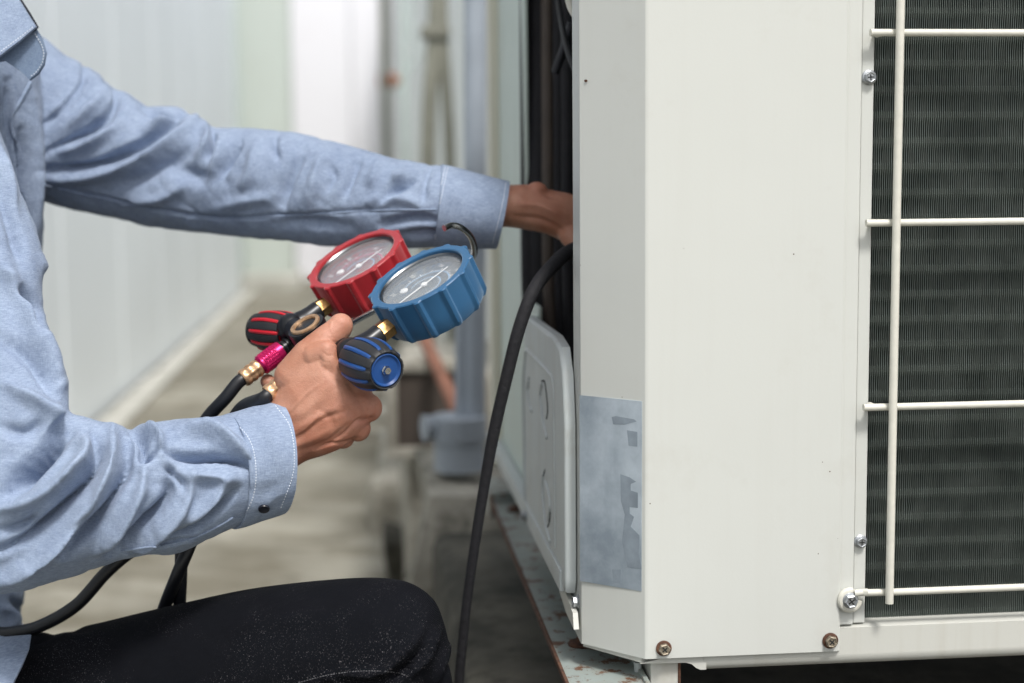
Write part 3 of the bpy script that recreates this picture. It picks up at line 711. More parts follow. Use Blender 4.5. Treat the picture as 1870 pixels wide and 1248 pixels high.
# ------------------------------------------------------------------ manifold gauge set
Nn_ = Vector((-.42, .80, -.425)); g1 = Vector((-.0702, .0499, 1.115)); g2 = Vector((-.1286, .0683, 1.198))
Bv = (g1-g2).normalized(); Nv = (Nn_-Bv*Nn_.dot(Bv)).normalized(); Uv = Nv.cross(Bv)
if Uv.x < 0: Uv = -Uv
W3 = lambda v: D2W(v)
def TW(v): return C2W(*v)
Bw, Nw, Uw = W3(Bv), W3(Nv), W3(Uv)
G1, G2 = TW(g1), TW(g2)
dep = .0165
T1 = G1-Nw*dep-Uw*.078; T2 = G2-Nw*dep-Uw*.076
tool = empty('manifold_gauge_set', (T1+T2)/2, 'black manifold with a red and a blue pressure gauge held in the near hand', 'gauge set')
for nm, v in (('T1', T1), ('T2', T2)): print(nm, [round(float(q[0]), 3) for q in project(np.array([v]))])
def gauge(G, boot, arcm, name, ndl, nums=None, r=.0415, inner=None):
    L = .034; xd = Uw
    nr = 12; half = 2.0/41.5
    def rib(a, i):
        k = (a/(2*math.pi)*nr+.5+.28) % 1-.5; d = abs(k)*2*math.pi/nr
        return .0025*math.exp(-(d/(half*1.35))**4)
    ri = r-.0062
    prof = [(ri, -.010), (ri, -.0006), (ri+.0008, 0), (r-.0009, 0), (r-.0001, -.0008), (r-.0004, -.003)]
    prof += [(r-.0006, -.010), (r-.0008, -.020), (r-.0014, -L+.004), (r-.0036, -L), (r-.006, -L-.0012), (.010, -L-.0012), (.0005, -L-.0012)]
    rf = lambda a, i: rib(a, i)*(0 if i < 3 else .85 if i == 3 else 1 if i < 9 else .8 if i == 9 else 0)
    g = mk('gauge', lathe(prof, G, Nw, 288, xd, rf), boot, tool, label=name, sharp=30)
    mk('bezel', lathe([(ri+.0002, -.0045), (ri-.0001, -.0030), (ri-.0012, -.0024), (ri-.0022, -.0036), (ri-.0022, -.0105), (ri+.0002, -.0105)], G, Nw, 96, xd, close=True), M['bezel'], g)
    mk('dial', lathe([(.0002, -.0100), (ri-.0023, -.0100), (ri-.0023, -.0112), (.0002, -.0112)], G, Nw, 96, xd), M['dial'], g)
    mk('glass', lathe([(.0002, -.0046), (ri-.0023, -.0046), (ri-.0023, -.0050), (.0002, -.0050)], G, Nw, 64, xd), M['glass'], g)
    X = Uw; Y = Nw.cross(Uw)
    C = G-Nw*.0099
    def arc(r0, r1, a0, a1, mat, h, nm='scale_arc'):
        n = 60; V = []
        for k in range(n+1):
            a = math.radians(a0+(a1-a0)*k/n)
            for rr, hh in ((r0, h), (r1, h)): V.append(C+Nw*hh+(X*math.cos(a)+Y*math.sin(a))*rr)
        return MB().add(V, [(2*i, 2*i+1, 2*i+3, 2*i+2) for i in range(n)])
    mk('scale_arc', arc(.0195, .0209, -135, 135, None, .00010), arcm, g)
    mk('scale_arc', arc(.0124, .0135, -125, 120, None, .00014), M['markb'], g)
    tk = MB()
    for k in range(55):
        a = math.radians(-135+k*5); u = X*math.cos(a)+Y*math.sin(a); v = Nw.cross(u)
        l = .0030 if k % 5 == 0 else .0014; wd = .00036 if k % 5 == 0 else .00018
        tk.add([C+Nw*.00018+u*.0208-v*wd, C+Nw*.00018+u*.0208+v*wd, C+Nw*.00018+u*(.0208+l)+v*wd, C+Nw*.00018+u*(.0208+l)-v*wd], [(0, 1, 2, 3)])
        if k % 2 == 0:
            tk.add([C+Nw*.00018+u*.0112-v*.00016, C+Nw*.00018+u*.0112+v*.00016, C+Nw*.00018+u*.0124+v*.00016, C+Nw*.00018+u*.0124-v*.00016], [(0, 1, 2, 3)])
    mk('tick_marks', tk, M['mark'], g)
    if nums:
        for k, tx in enumerate(nums):
            a = math.radians(-130+260*k/(len(nums)-1)); u = X*math.cos(a)+Y*math.sin(a)
            cu = bpy.data.curves.new('t', 'FONT'); cu.body = tx; cu.size = .0042; cu.align_x = 'CENTER'; cu.align_y = 'CENTER'
            to = bpy.data.objects.new('t', cu); COL.objects.link(to); me_ = bpy.data.meshes.new_from_object(to.evaluated_get(bpy.context.evaluated_depsgraph_get()))
            bx = Bw; by = Uw; c_ = C+Nw*.0002+u*.0278
            mb_ = MB().add([c_+bx*v.co.x+by*v.co.y for v in me_.vertices], [tuple(p.vertices) for p in me_.polygons])
            bpy.data.objects.remove(to); bpy.data.curves.remove(cu)
            if mb_.v: mk('numeral', mb_, M['mark'], g)
    a = math.radians(ndl); u = X*math.cos(a)+Y*math.sin(a); v = Nw.cross(u)
    nd = extrude_poly([C+Nw*.0016-u*.010-v*.0009, C+Nw*.0016+u*.0245-v*.0006, C+Nw*.0016+u*.0245+v*.0006, C+Nw*.0016-u*.010+v*.0009], Nw, .0003)
    nd.merge(extrude_poly([C+Nw*.0016-u*.029-v*.0005, C+Nw*.0016-u*.010-v*.0009, C+Nw*.0016-u*.010+v*.0009, C+Nw*.0016-u*.029+v*.0005], Nw, .0003))
    mk('needle', nd, M['mark'], g); mk('needle_hub', lathe([(.0026, .0012), (.0026, .0024), (.0018, .0030), (.0003, .0032)], C, Nw, 24), M['mark'], g)
    c2 = C-X*.011+Y*.015
    mk('adjuster', lathe([(.0033, .0), (.0033, .0010), (.0028, .0014), (.0003, .0015)], c2, Nw, 24), M['mark'], g)
    # stem: brass hexagon and threaded neck
    mid = G-Nw*(dep+.002)
    def along(t): return mid-Uw*t
    V = []; x = Nw; y = Bw
    for t, rr in ((r-.004, .0078), (r+.0090, .0078), (r+.0102, .0066)):
        for k in range(6):
            a = k*math.pi/3+.35; V.append(along(t)+(x*math.cos(a)+y*math.sin(a))*rr)
    mk('hex_nut', MB().add(V, [(i*6+k, i*6+(k+1) % 6, (i+1)*6+(k+1) % 6, (i+1)*6+k) for i in range(2) for k in range(6)]+[tuple(12+k for k in range(6))]), M['brass'], g, sharp=20)
    pr = []
    for k in range(9):
        h = r+.0098+k*.00085; pr += [(.0050 if k % 2 else .0058, h)]
    mk('threaded_neck', lathe(pr, mid, -Uw, 24), M['brass'], g)
    return g
gauge(G1, M['blueboot'], M['markb'], 'blue pressure gauge', 0, ['0', '50', '100', '150', '200', '250'])
gauge(G2, M['redboot'], M['markr'], 'red pressure gauge', 0, ['0', '100', '200', '300', '400', '500'])
off = -Nw*(dep+.002-dep)
# bar and valve bodies
bar = MB(); Lb = (T1-T2).length
bar.merge(tube([T2-Bw*.012, (T1+T2)/2, T1+Bw*.014], .0092, 28))
for T, L0 in ((T1, .024), (T2, .024)):
    bar.merge(lathe([(.0098, -.004), (.0098, .010), (.0088, .014), (.0080, .020), (.0080, L0+.003), (.0072, L0+.004)], T-Nw*.002, Uw, 28))
    bar.merge(ball(T, .0118, 24))
body = mk('manifold_body', bar, M['black'], tool)
# sight glass
sg = T2+Bw*.036+Nw*.006-UP*.002+RT*.001
mk('sight_boss', lathe([(.0150, -.010), (.0155, .004), (.0150, .0064), (.0120, .0068)], sg, Nw, 40, Uw), M['black'], body)
s_ = mk('sight_glass_ring', lathe([(.0122, .004), (.0126, .0076), (.0122, .0084), (.0094, .0084), (.0088, .0070), (.0086, -.004), (.0118, -.004)], sg, Nw, 48, Uw, close=True), M['brass_light'], body)
mk('sight_well', lathe([(.0002, .0005), (.0089, .0005), (.0089, .0022), (.0085, .0022), (.0085, .0009), (.0002, .0009)], sg, Nw, 40, Uw), M['brass_satin'], body)
for k in range(4):
    a = k*math.pi/2+.5; u = Uw*math.cos(a)+Bw*math.sin(a); v = Nw.cross(u); c = sg+Nw*.0072+u*.0108
    mk('ring_notch', extrude_poly([c-u*.0014-v*.0009, c+u*.0014-v*.0009, c+u*.0014+v*.0009, c-u*.0014+v*.0009], Nw, .0010), M['dark'], s_)
# knobs
def knob(c, ax, mcol, L=.038, R=.0168, far=False, label=None):
    n = 10
    pr = []
    for t in np.linspace(0, 1, 13):
        rr = R*(.80+.20*math.sin(math.pi*min(max(t*.92+.10, 0), 1))**.8)
        pr.append((rr, t*L))
    ins = .0125
    full = [(ins-.001, .006), (ins, .0004), (R*.80-.0015, 0)]+pr[0:]+[(pr[-1][0]-.0016, L+.0014), (ins+.0012, L+.0016), (ins+.0004, L+.0012), (ins, L-.001), (.0002, L-.001)]
    def rf(a, i):
        if i < 3 or i > 16: return 0
        k = abs((a/(2*math.pi)*n) % 1-.5); return -.0009*math.exp(-((k)/.16)**4)
    kb = mk('knob', lathe(full, c, ax, 200, Nw, rf), M['blackgrip'], tool, label=label)
    x = (Nw-ax*Nw.dot(ax)).normalized(); y = ax.cross(x)
    for j in range(n):
        a0 = (j+.5)*2*math.pi/n; hw = .095; V = []; m = 14
        for i in range(m):
            t = i/(m-1)*.94+.0; rr = R*(.80+.20*math.sin(math.pi*min(max(t*.92+.10, 0), 1))**.8)+.00045
            if i in (0, m-1): rr -= .0012
            for q, dr_ in ((-1, -.0016), (-.86, -.0001), (0, .0004), (.86, -.0001), (1, -.0016)):
                a = a0+q*hw; V.append(c+ax*(t*L)+(x*math.cos(a)+y*math.sin(a))*(rr+dr_))
        F = [(i*5+k, i*5+k+1, i*5+k+6, i*5+k+5) for i in range(m-1) for k in range(4)]
        mk('grip_stripe', MB().add(V, F), mcol, kb)
    if not far:
        cap = mk('cap', lathe([(.0121, L-.002), (.0121, L+.0010), (.0114, L+.0013), (.0104, L+.0002), (.0100, L-.0002), (.0002, L-.0002)], c, ax, 48), mcol, kb)
        mk('cap_screw', lathe([(.0033, L-.0002), (.0034, L+.0012), (.0026, L+.0022), (.0024, L+.0036), (.0012, L+.0036), (.0010, L+.0026), (.0002, L+.0026)], c, ax, 20, rfun=lambda a, i: .0002*math.sin(6*a)), M['steel'], kb)
    else:
        mk('rim_ring', lathe([(.0134, -.0004), (.0134, .0014), (.0126, .0014), (.0126, -.0004)], c, ax, 60, close=True), mcol, kb)
        mk('cap', lathe([(.0121, L-.002), (.0121, L+.001), (.0002, L+.001)], c, ax, 48), mcol, kb)
    return kb
knob(T1+Bw*.011-Nw*.0035-RT*.0015, Bw, M['blue'], .041, .0188, label='blue striped valve knob')
ra = (-Bw*.93-Uw*.30+Nw*.10).normalized()
rk = T2-Bw*.012+Nw*.002+RT*.006-UP*.008
knob(rk, ra, M['red'], .037, .0172, True, label='red striped valve knob')
mk('valve_neck', tube([T2, T2*.5+rk*.5, rk+ra*.02], [.0102, .0096, .0085], 24), M['black'], body)
mk('valve_neck', tube([T1, T1+Bw*.012, T1+Bw*.024], .0094, 24), M['black'], body)
# hose fittings: neck, knurled nut, crimp, hose
def fitting(T, mat, knurl, hose, k=1.0):
    T = T+RT*.0078-UP*(.0065 if knurl == 1 else .0005)
    ax = -Uw; f = mk('hose_fitting', lathe([(.0062, .0), (.0062, .012), (.0070, .0125), (.0070, .0145), (.0058, .015), (.0058, .0162), (.0066, .0165), (.0066, .0178), (.0055, .018), (.0055, .024)], T, ax, 28), M['black'], tool)
    h0 = .0195; pr = [(.0060, h0), (.0082, h0+.0006), (.0084, h0+.0052), (.0084, h0+.0056)]
    mk('nut_collar', lathe(pr+[(.0078, h0+.006)], T, ax, 36), mat, f)
    if knurl:
        V = []; F = []; ns, nh = 84, 30
        for i in range(nh):
            for j in range(ns):
                u = i; a = 2*math.pi*j/ns
                kn = max(abs(math.sin(a*16+i*.52)), abs(math.sin(a*16-i*.52))); rr = .0079+.0007*(1-kn)*1.6 if True else 0
                V.append(T+ax*(h0+.0056+.0135*i/(nh-1))+(Nw*math.cos(a)+Bw*math.sin(a))*rr)
        F = [(i*ns+j, i*ns+(j+1) % ns, (i+1)*ns+(j+1) % ns, (i+1)*ns+j) for i in range(nh-1) for j in range(ns)]
        mk('knurled_nut', MB().add(V, F), mat, f, sharp=20)
        mk('nut_collar', lathe([(.0078, h0+.0186), (.0084, h0+.0192), (.0084, h0+.0208), (.0068, h0+.0226), (.003, h0+.0228)], T, ax, 36), mat, f)
    h1 = h0+.0225; pr = []
    for k_ in range(19):
        t = k_/18; pr.append((.0062+.0008*abs(math.sin(t*math.pi*3))+(.0004 if k_ > 15 else 0), h1+.017*t))
    mk('crimp_sleeve', lathe([(.0035, h1-.001)]+pr+[(.0056, h1+.0173)], T, ax, 60, rfun=lambda a, i: .00035*math.sin(8*a)*(1 if 2 < i < 16 else 0)), M['brass_light'], f)
    e = T+ax*(h1+.014); mk('hose', tube([e, T+ax*(h1+.022)]+[P(*p) for p in hose], .0052, 20, 8), M['rubber'], tool)
    return e
e1 = fitting(T2, M['pink'], True, [(412, 727, 1.152), (380, 762, 1.158), (358, 800, 1.162), (340, 860, 1.168), (330, 960, 1.178), (331, 1020, 1.185), (328, 1100, 1.19), (322, 1200, 1.23), (300, 1400, 1.3), (150, 1600, 1.4)])
e2 = fitting((T1*.60+T2*.40)-Uw*.008, M['yellow'], 2, [(446, 742, 1.128), (424, 770, 1.152), (395, 830, 1.166), (370, 900, 1.168), (352, 980, 1.168), (328, 1040, 1.165), (300, 1110, 1.19), (270, 1200, 1.23), (180, 1400, 1.3), (100, 1600, 1.4)])
e3 = P(505, 790, 1.16)
mk('hose', tube([P(*p) for p in [(505, 790, 1.16), (450, 850, 1.165), (360, 930, 1.17), (250, 1000, 1.175), (195, 1045, 1.175), (140, 1105, 1.18), (75, 1143, 1.19), (20, 1156, 1.20), (-60, 1165, 1.22), (-160, 1240, 1.3)]], .0052, 20, 8), M['rubber'], tool)
for q in (e1, e2, e3): print('crimp', [round(float(v[0]), 3) for v in project(np.array([q]))])
# steel hanging hook
Tm = T2*.45+T1*.55
hk = [Tm+Uw*.008-Nw*.004, P(640, 592, 1.155), P(690, 564, 1.175), P(780, 512, 1.205), P(845, 482, 1.215), P(864, 468, 1.21), P(866, 450, 1.20), P(858, 430, 1.19), P(842, 416, 1.18), P(824, 412, 1.175), P(811, 417, 1.17)]
mk('hanging_hook', tube(hk, .0026, 16, 8), M['steel'], tool)

# ------------------------------------------------------------------ person
person = empty('person', P(-250, 1500, 1.35), 'person in a light blue shirt and black jeans crouching beside the unit holding gauges', 'person')
# --- near hand
hd = MB()
hd.merge(loft([(300, 800, 330, 960, 1.10, .026, 10), (420, 765, 470, 895, 1.105, .026, 16), (478, 748, 533, 858, 1.105, .0235, 8), (500, 722, 560, 842, 1.105, .022), (520, 683, 592, 832, 1.102, .0205), (545, 652, 625, 818, 1.100, .0195), (574, 640, 652, 798, 1.098, .0185), (606, 664, 672, 776, 1.100, .016), (630, 690, 684, 764, 1.103, .013)], 40, 5))
hd.merge(chain([(540, 690, 1.105, 40), (566, 652, 1.102, 34), (594, 622, 1.104, 27), (611, 608, 1.106, 25), (619, 600, 1.107, 24), (622, 595, 1.107, 23)]))   # thumb
hd.merge(chain([(576, 650, 1.095, 26), (598, 640, 1.090, 19), (602, 662, 1.088, 17), (622, 694, 1.092, 18)]))
hd.merge(chain([(600, 680, 1.100, 32), (634, 712, 1.100, 30), (658, 730, 1.102, 26)]))       # first web
# fingers: proximal, middle, distal
hd.merge(chain([(628, 725, 1.098, 29), (671, 745, 1.100, 27.5), (664, 738, 1.125, 22), (630, 700, 1.150, 19), (606, 682, 1.152, 17)]))
hd.merge(chain([(612, 765, 1.098, 29), (652, 782, 1.103, 25.5), (640, 770, 1.135, 21), (596, 722, 1.158, 19), (570, 702, 1.158, 17)]))
hd.merge(chain([(590, 790, 1.100, 27), (626, 798, 1.110, 22.5), (604, 786, 1.142, 20), (556, 738, 1.165, 18), (528, 716, 1.165, 16)]))
hd.merge(chain([(566, 808, 1.102, 25), (596, 811, 1.115, 18.5), (568, 790, 1.145, 17), (520, 730, 1.168, 16), (489, 697, 1.168, 14)]))
HV, HF = remesh(hd, .0009, 6, .5)
FK = 1.4
HV = folds(HV, HF, [
    ([(512, 800), (560, 775), (620, 740)], 9, 1.0), ([(520, 822), (575, 800), (610, 780)], 8, .9),
    ([(528, 770), (570, 740), (600, 700)], 12, .8), ([(545, 800), (590, 765), (632, 752)], 5, -.8),
    ([(560, 820), (600, 805), (640, 772)], 5, -1.1), ([(655, 770), (672, 768), (684, 762)], 4, -1.6), ([(622, 812), (640, 806), (655, 800)], 4, -1.4),
    ([(628, 745), (640, 752), (650, 766)], 9, -.9), ([(660, 722), (672, 735), (684, 760)], 8, .7),
    ([(612, 690), (600, 660), (604, 636)], 7, -.35), ([(590, 655), (575, 690), (560, 730)], 14, .5),
    ([(606, 622), (618, 628), (630, 628)], 2.4, -.35), ([(603, 630), (614, 636), (626, 637)], 2.2, -.3),
    ([(610, 583), (604, 592), (604, 604)], 3, .3), ([(636, 584), (641, 598), (638, 614)], 3, .3),
    ([(500, 742), (516, 760), (530, 790)], 4, -.4), ([(532, 700), (545, 735), (548, 770)], 16, .6),
    ([(575, 745), (600, 760), (612, 790)], 7, -.6), ([(600, 812), (628, 792), (650, 770), (668, 762)], 3.5, -1.4), ([(575, 822), (600, 812), (632, 808)], 3, -1.1),
    ([(692, 728), (688, 742), (690, 758)], 2, -.35), ([(684, 726), (680, 740), (682, 758)], 2, -.3), ([(672, 772), (668, 784), (664, 794)], 2, -.3), ([(508, 760), (530, 752), (560, 720), (588, 700)], 3.2, .45), ([(524, 800), (560, 782), (585, 752)], 3, .4),
    ([(586, 640), (598, 650), (608, 648)], 2, -.3), ([(578, 648), (592, 662), (606, 662)], 2, -.3), ([(598, 604), (606, 612), (612, 624)], 3, -.25)], facing=.2)
FK = 2.0
nhv = mb_from(HV, HF)
# --- far wrist and hand
fh = loft([(850, 345, 842, 418, 1.285, .018), (885, 341, 878, 418, 1.283, .020), (930, 338, 922, 415, 1.28, .021), (972, 338, 966, 421, 1.282, .021), (1002, 346, 998, 428, 1.285, .022), (1045, 355, 1038, 446, 1.29, .021), (1095, 372, 1085, 468, 1.295, .018)], 32, 5)
fh.merge(ball(P(980, 354, 1.278), .0105))
for k, (yy_, dd) in enumerate(((378, 1.275), (402, 1.283), (425, 1.29), (447, 1.297))):
    fh.merge(chain([(1080, yy_+8, dd, 19), (1128, yy_+22, dd, 17), (1150, yy_+50, dd+.005, 15), (1140, yy_+78, dd+.01, 13)]))
fh.merge(chain([(1040, 430, 1.275, 20), (1075, 470, 1.27, 18), (1110, 490, 1.27, 15)]))
FV, FF = remesh(fh, .0014, 5, .5)
FV = folds(FV, FF, [([(940, 372), (985, 376), (1035, 392)], 7, 1.2), ([(940, 395), (990, 402), (1035, 425)], 6, -1.2), ([(990, 380), (1015, 392), (1035, 410)], 5, .9), ([(985, 345), (1000, 356), (1020, 362)], 5, -.8)])
# --- coarse body inside the clothes
def cap3(a, b, r0, r1): return capsule(a, b, r0, r1, 16)
bd = MB()
sh_n, sh_f = P(-110, 190, 1.17), P(-60, 150, 1.42); el_n = P(-35, 905, 1.08); neck = P(-190, -120, 1.32)
bd.merge(cap3(P(-200, 1180, 1.36), P(-200, 700, 1.36), .09, .085)); bd.merge(cap3(P(-200, 700, 1.36), P(-190, 300, 1.35), .085, .085))
bd.merge(cap3(sh_n.lerp(sh_f, .15), sh_f, .032, .032)); bd.merge(cap3(P(-170, 200, 1.31), neck, .065, .055)); bd.merge(cap3(neck, P(-120, -330, 1.32), .052, .052))
hc = P(-95, -420, 1.32)
bd.merge(ball(hc, .094, 28, (.98, .82, 1.22))); bd.merge(ball(hc+Vector((.045, 0, -.055)), .052, 20, (1, .95, 1.1)))
bd.merge(cap3(hc+Vector((.092, 0, .01)), hc+Vector((.108, 0, -.018)), .008, .013)); bd.merge(ball(hc+Vector((0, -.075, -.01)), .018, 14, (.8, .4, 1.4))); bd.merge(ball(hc+Vector((0, .075, -.01)), .018, 14, (.8, .4, 1.4)))
bd.merge(cap3(sh_n.lerp(sh_f, .15), el_n, .032, .026)); bd.merge(cap3(el_n, P(380, 860, 1.10), .028, .024))
bd.merge(cap3(sh_f, P(300, 315, 1.385), .034, .028)); bd.merge(cap3(P(300, 315, 1.385), P(640, 365, 1.335), .028, .024)); bd.merge(cap3(P(640, 365, 1.335), P(860, 385, 1.287), .024, .018))
BV, BF = remesh(bd, .006, 4, .5)
allb = mb_from(BV, BF); 
H2 = MB(); H2.v = list(allb.v); H2.f = list(allb.f); H2.merge(nhv); H2.merge(mb_from(FV, FF))
mk('body', H2, M['skin'], person, sharp=180)
mk('hair', mb_from(*remesh(MB().merge(ball(hc+Vector((-.022, 0, .03)), .104, 24, (.95, .86, 1.08))), .006, 2)), M['hair'], person)
# thumbnail
tn = BVHTree.FromPolygons([Vector(v) for v in HV], HF)
def hit(tree, px, py, off=0):
    r = ray(px, py).normalized(); h = tree.ray_cast(CAM, r)
    return (None, None) if h[0] is None else (h[0]-r*off, h[1])
V = []; rows, cols = 7, 7
for i in range(rows):
    for j in range(cols):
        u, v = i/(rows-1), (j/(cols-1)-.5)*2
        px = 613+u*19-v*1.0; py = 577.5+u*16+v*0; 
        cx_, cy_ = 626.5+v*13*(.80 if i in (0, rows-1) else 1)*.87+u*3-1, 577+ (v*13*.50)+u*11-0
        h = hit(tn, cx_, cy_)
        if h[0] is None: break
        V.append(h[0]+h[1]*(.0004-(.0006 if i in (0, rows-1) or j in (0, cols-1) else 0)))
if len(V) == rows*cols:
    mk('thumbnail', MB().add(V, [(i*cols+j, i*cols+j+1, (i+1)*cols+j+1, (i+1)*cols+j) for i in range(rows-1) for j in range(cols-1)]), M['nail'], person)

# --- shirt
sh = MB()
torso = [(-20, -60, -420, -40, 1.33, .09), (40, 20, -480, 60, 1.33, .115), (72, 130, -500, 160, 1.33, .125), (78, 300, -490, 300, 1.335, .125), (78, 440, -470, 440, 1.34, .125), (68, 620, -450, 620, 1.345, .12), (55, 850, -430, 850, 1.35, .118), (48, 1030, -430, 1030, 1.35, .12), (44, 1120, -440, 1120, 1.35, .13), (40, 1170, -440, 1190, 1.345, .14), (0, 1240, -450, 1290, 1.34, .147), (-30, 1300, -450, 1370, 1.34, .148)]
sh.merge(loft(torso, 48, 4))
far = [(-40, 70, -30, 330, 1.37, .06), (30, 55, 20, 345, 1.38, .062), (76, 66, 74, 368, 1.385, .060), (118, 100, 116, 380, 1.385, .058), (160, 120, 155, 389, 1.385, .055), (231, 168, 228, 404, 1.38, .052), (269, 190, 275, 414, 1.375, .05), (337, 197, 337, 423, 1.37, .048), (385, 231, 390, 428, 1.36, .045), (433, 233, 440, 434, 1.35, .045), (527, 240, 530, 443, 1.33, .044), (636, 264, 625, 452, 1.315, .043), (730, 290, 715, 455, 1.30, .041), (812, 303, 795, 452, 1.29, .038), (850, 314, 838, 446, 1.285, .034)]
sh.merge(loft(far, 44, 4))
upper = [(-50, 60, -260, 110, 1.20, .055), (-14, 190, -280, 210, 1.17, .058), (32, 330, -260, 360, 1.15, .058), (76, 450, -245, 510, 1.13, .057), (80, 560, -230, 650, 1.11, .055), (108, 650, -205, 790, 1.09, .053), (128, 735, -170, 920, 1.075, .050), (100, 820, -110, 1010, 1.07, .045)]
sh.merge(loft(upper, 44, 4))
near = [(-90, 790, -150, 1040, 1.07, .045), (-20, 765, -60, 1085, 1.07, .050), (60, 755, 20, 1084, 1.07, .053, 6), (130, 755, 100, 1064, 1.075, .052, 8), (190, 772, 180, 1038, 1.08, .050, 10), (250, 775, 255, 1014, 1.085, .047, 12), (310, 766, 318, 1013, 1.09, .045, 16), (365, 763, 372, 990, 1.095, .043, 20), (414, 757, 425, 966, 1.10, .041, 24), (452, 750, 462, 952, 1.10, .037, 26)]
sh.merge(loft(near, 44, 4))
SV, SF = remesh(sh, .0021, 3, .5)
# large and medium folds; first the wide rolls
far_f = [([(79, 228), (120, 192), (150, 150), (152, 118)], 7, -5.5, .4), ([(95, 215), (140, 175), (160, 150)], 11, 4), ([(80, 277), (150, 243), (197, 205), (212, 172), (194, 148)], 8, -7, .5), ([(120, 235), (175, 190), (190, 165)], 13, 5),
    ([(82, 308), (150, 303), (200, 288), (270, 250), (340, 207)], 10, -8, .5), ([(95, 275), (160, 262), (220, 225)], 12, 5), ([(80, 330), (180, 318), (260, 290), (330, 235), (355, 215)], 12, 5.5),
    ([(262, 196), (300, 210), (346, 206)], 8, -8), ([(270, 235), (310, 215), (350, 212)], 9, 5), ([(200, 345), (270, 320), (330, 280), (360, 250)], 16, -6), ([(388, 240), (392, 262), (384, 285)], 5, -7, .4), ([(372, 225), (378, 255), (360, 290)], 9, 5),
    ([(438, 262), (422, 290), (402, 322)], 9, -6, .4), ([(405, 250), (400, 290), (375, 340)], 12, 4.5), ([(503, 246), (500, 270), (508, 292)], 6, -4), ([(470, 262), (462, 310), (440, 355)], 14, 4),
    ([(556, 274), (530, 325), (512, 385)], 12, -5, .3), ([(590, 275), (575, 330), (560, 380)], 14, 3.5), ([(656, 288), (640, 330), (628, 362)], 9, -4), ([(690, 300), (675, 345)], 12, 3), ([(765, 322), (735, 340), (690, 372)], 8, -6, .3),
    ([(786, 302), (774, 335), (772, 372)], 6, -3.5), ([(740, 318), (715, 328)], 10, 3), ([(660, 372), (720, 362), (775, 376)], 12, 3), ([(300, 300), (350, 320), (400, 330)], 18, -4), ([(230, 372), (300, 360), (345, 330)], 12, 3.5),
    ([(700, 410), (760, 398), (800, 405)], 9, -5), ([(735, 430), (790, 428), (840, 440)], 9, -4), ([(500, 410), (560, 405), (640, 415)], 12, -3), ([(400, 380), (450, 368), (500, 360)], 12, 3),
    ([(80, 336), (210, 366), (300, 384), (400, 398), (520, 394), (680, 384), (800, 382)], 2.6, -1.8), ([(600, 300), (610, 320), (600, 345)], 6, -2.5), ([(350, 395), (345, 410), (370, 420)], 8, 1)]
SV = folds(SV, SF, far_f, 1.24, 1.6)
near_f = [([(22, 900), (58, 852), (100, 800), (124, 786)], 19, -15), ([(0, 930), (60, 912), (120, 870), (160, 815)], 13, 6), ([(176, 792), (176, 850), (130, 915), (60, 980), (0, 1010)], 9, -9, .4),
    ([(140, 800), (160, 835), (110, 885)], 12, 5), ([(206, 786), (200, 860), (140, 950), (40, 1035), (-20, 1060)], 12, 8), ([(234, 800), (232, 860), (190, 940), (120, 1015)], 9, -8, .3),
    ([(236, 776), (262, 806), (262, 838), (285, 822)], 7, -7), ([(262, 782), (292, 800), (296, 828)], 7, 5), ([(264, 855), (256, 900), (215, 965), (180, 1005)], 11, 6), ([(312, 862), (304, 915), (260, 965), (205, 1015)], 9, -7, .3),
    ([(352, 865), (335, 925), (275, 985), (235, 1005)], 12, 5), ([(304, 828), (345, 838), (400, 838), (462, 857)], 7, -8, -.4), ([(330, 785), (390, 792), (440, 820), (458, 845)], 13, 5.5), ([(330, 866), (390, 870), (440, 876)], 12, 3.5),
    ([(430, 898), (392, 940), (350, 972), (300, 990)], 7, -5.5, .3), ([(420, 870), (380, 920), (335, 955)], 11, 4), ([(222, 1008), (290, 1000), (360, 984)], 3, -2.5), ([(300, 850), (330, 880), (340, 900)], 6, -3),
    ([(170, 900), (150, 940), (95, 985)], 6, -4), ([(50, 845), (80, 800), (100, 740)], 12, 4), ([(70, 940), (40, 960), (0, 972)], 9, -5)]
near_f += [([(75, 470), (92, 520), (88, 575)], 8, 3), ([(30, 520), (58, 560), (70, 610)], 12, -9), ([(0, 480), (40, 540), (60, 600), (110, 700)], 16, 6), ([(0, 620), (50, 650), (100, 720)], 14, -3.5), ([(10, 700), (60, 730), (120, 770)], 14, 4),
    ([(0, 330), (20, 400), (40, 480)], 14, -4), ([(-20, 250), (10, 330), (30, 420)], 12, 4), ([(0, 780), (40, 790), (90, 770)], 12, -3)]
FK = 2.8
SV = folds(SV, SF, near_f, .9, 1.215)
FK = 2.0
SV = folds(SV, SF, [([(60, 180), (66, 300), (62, 440)], 12, 4), ([(40, 240), (50, 330), (48, 420)], 9, -7), ([(15, 150), (25, 260), (30, 330)], 8, -6), ([(20, 1095), (42, 1112), (40, 1140)], 5, -5), ([(0, 1110), (20, 1120), (30, 1150)], 8, 4)], 1.19, 1.36)
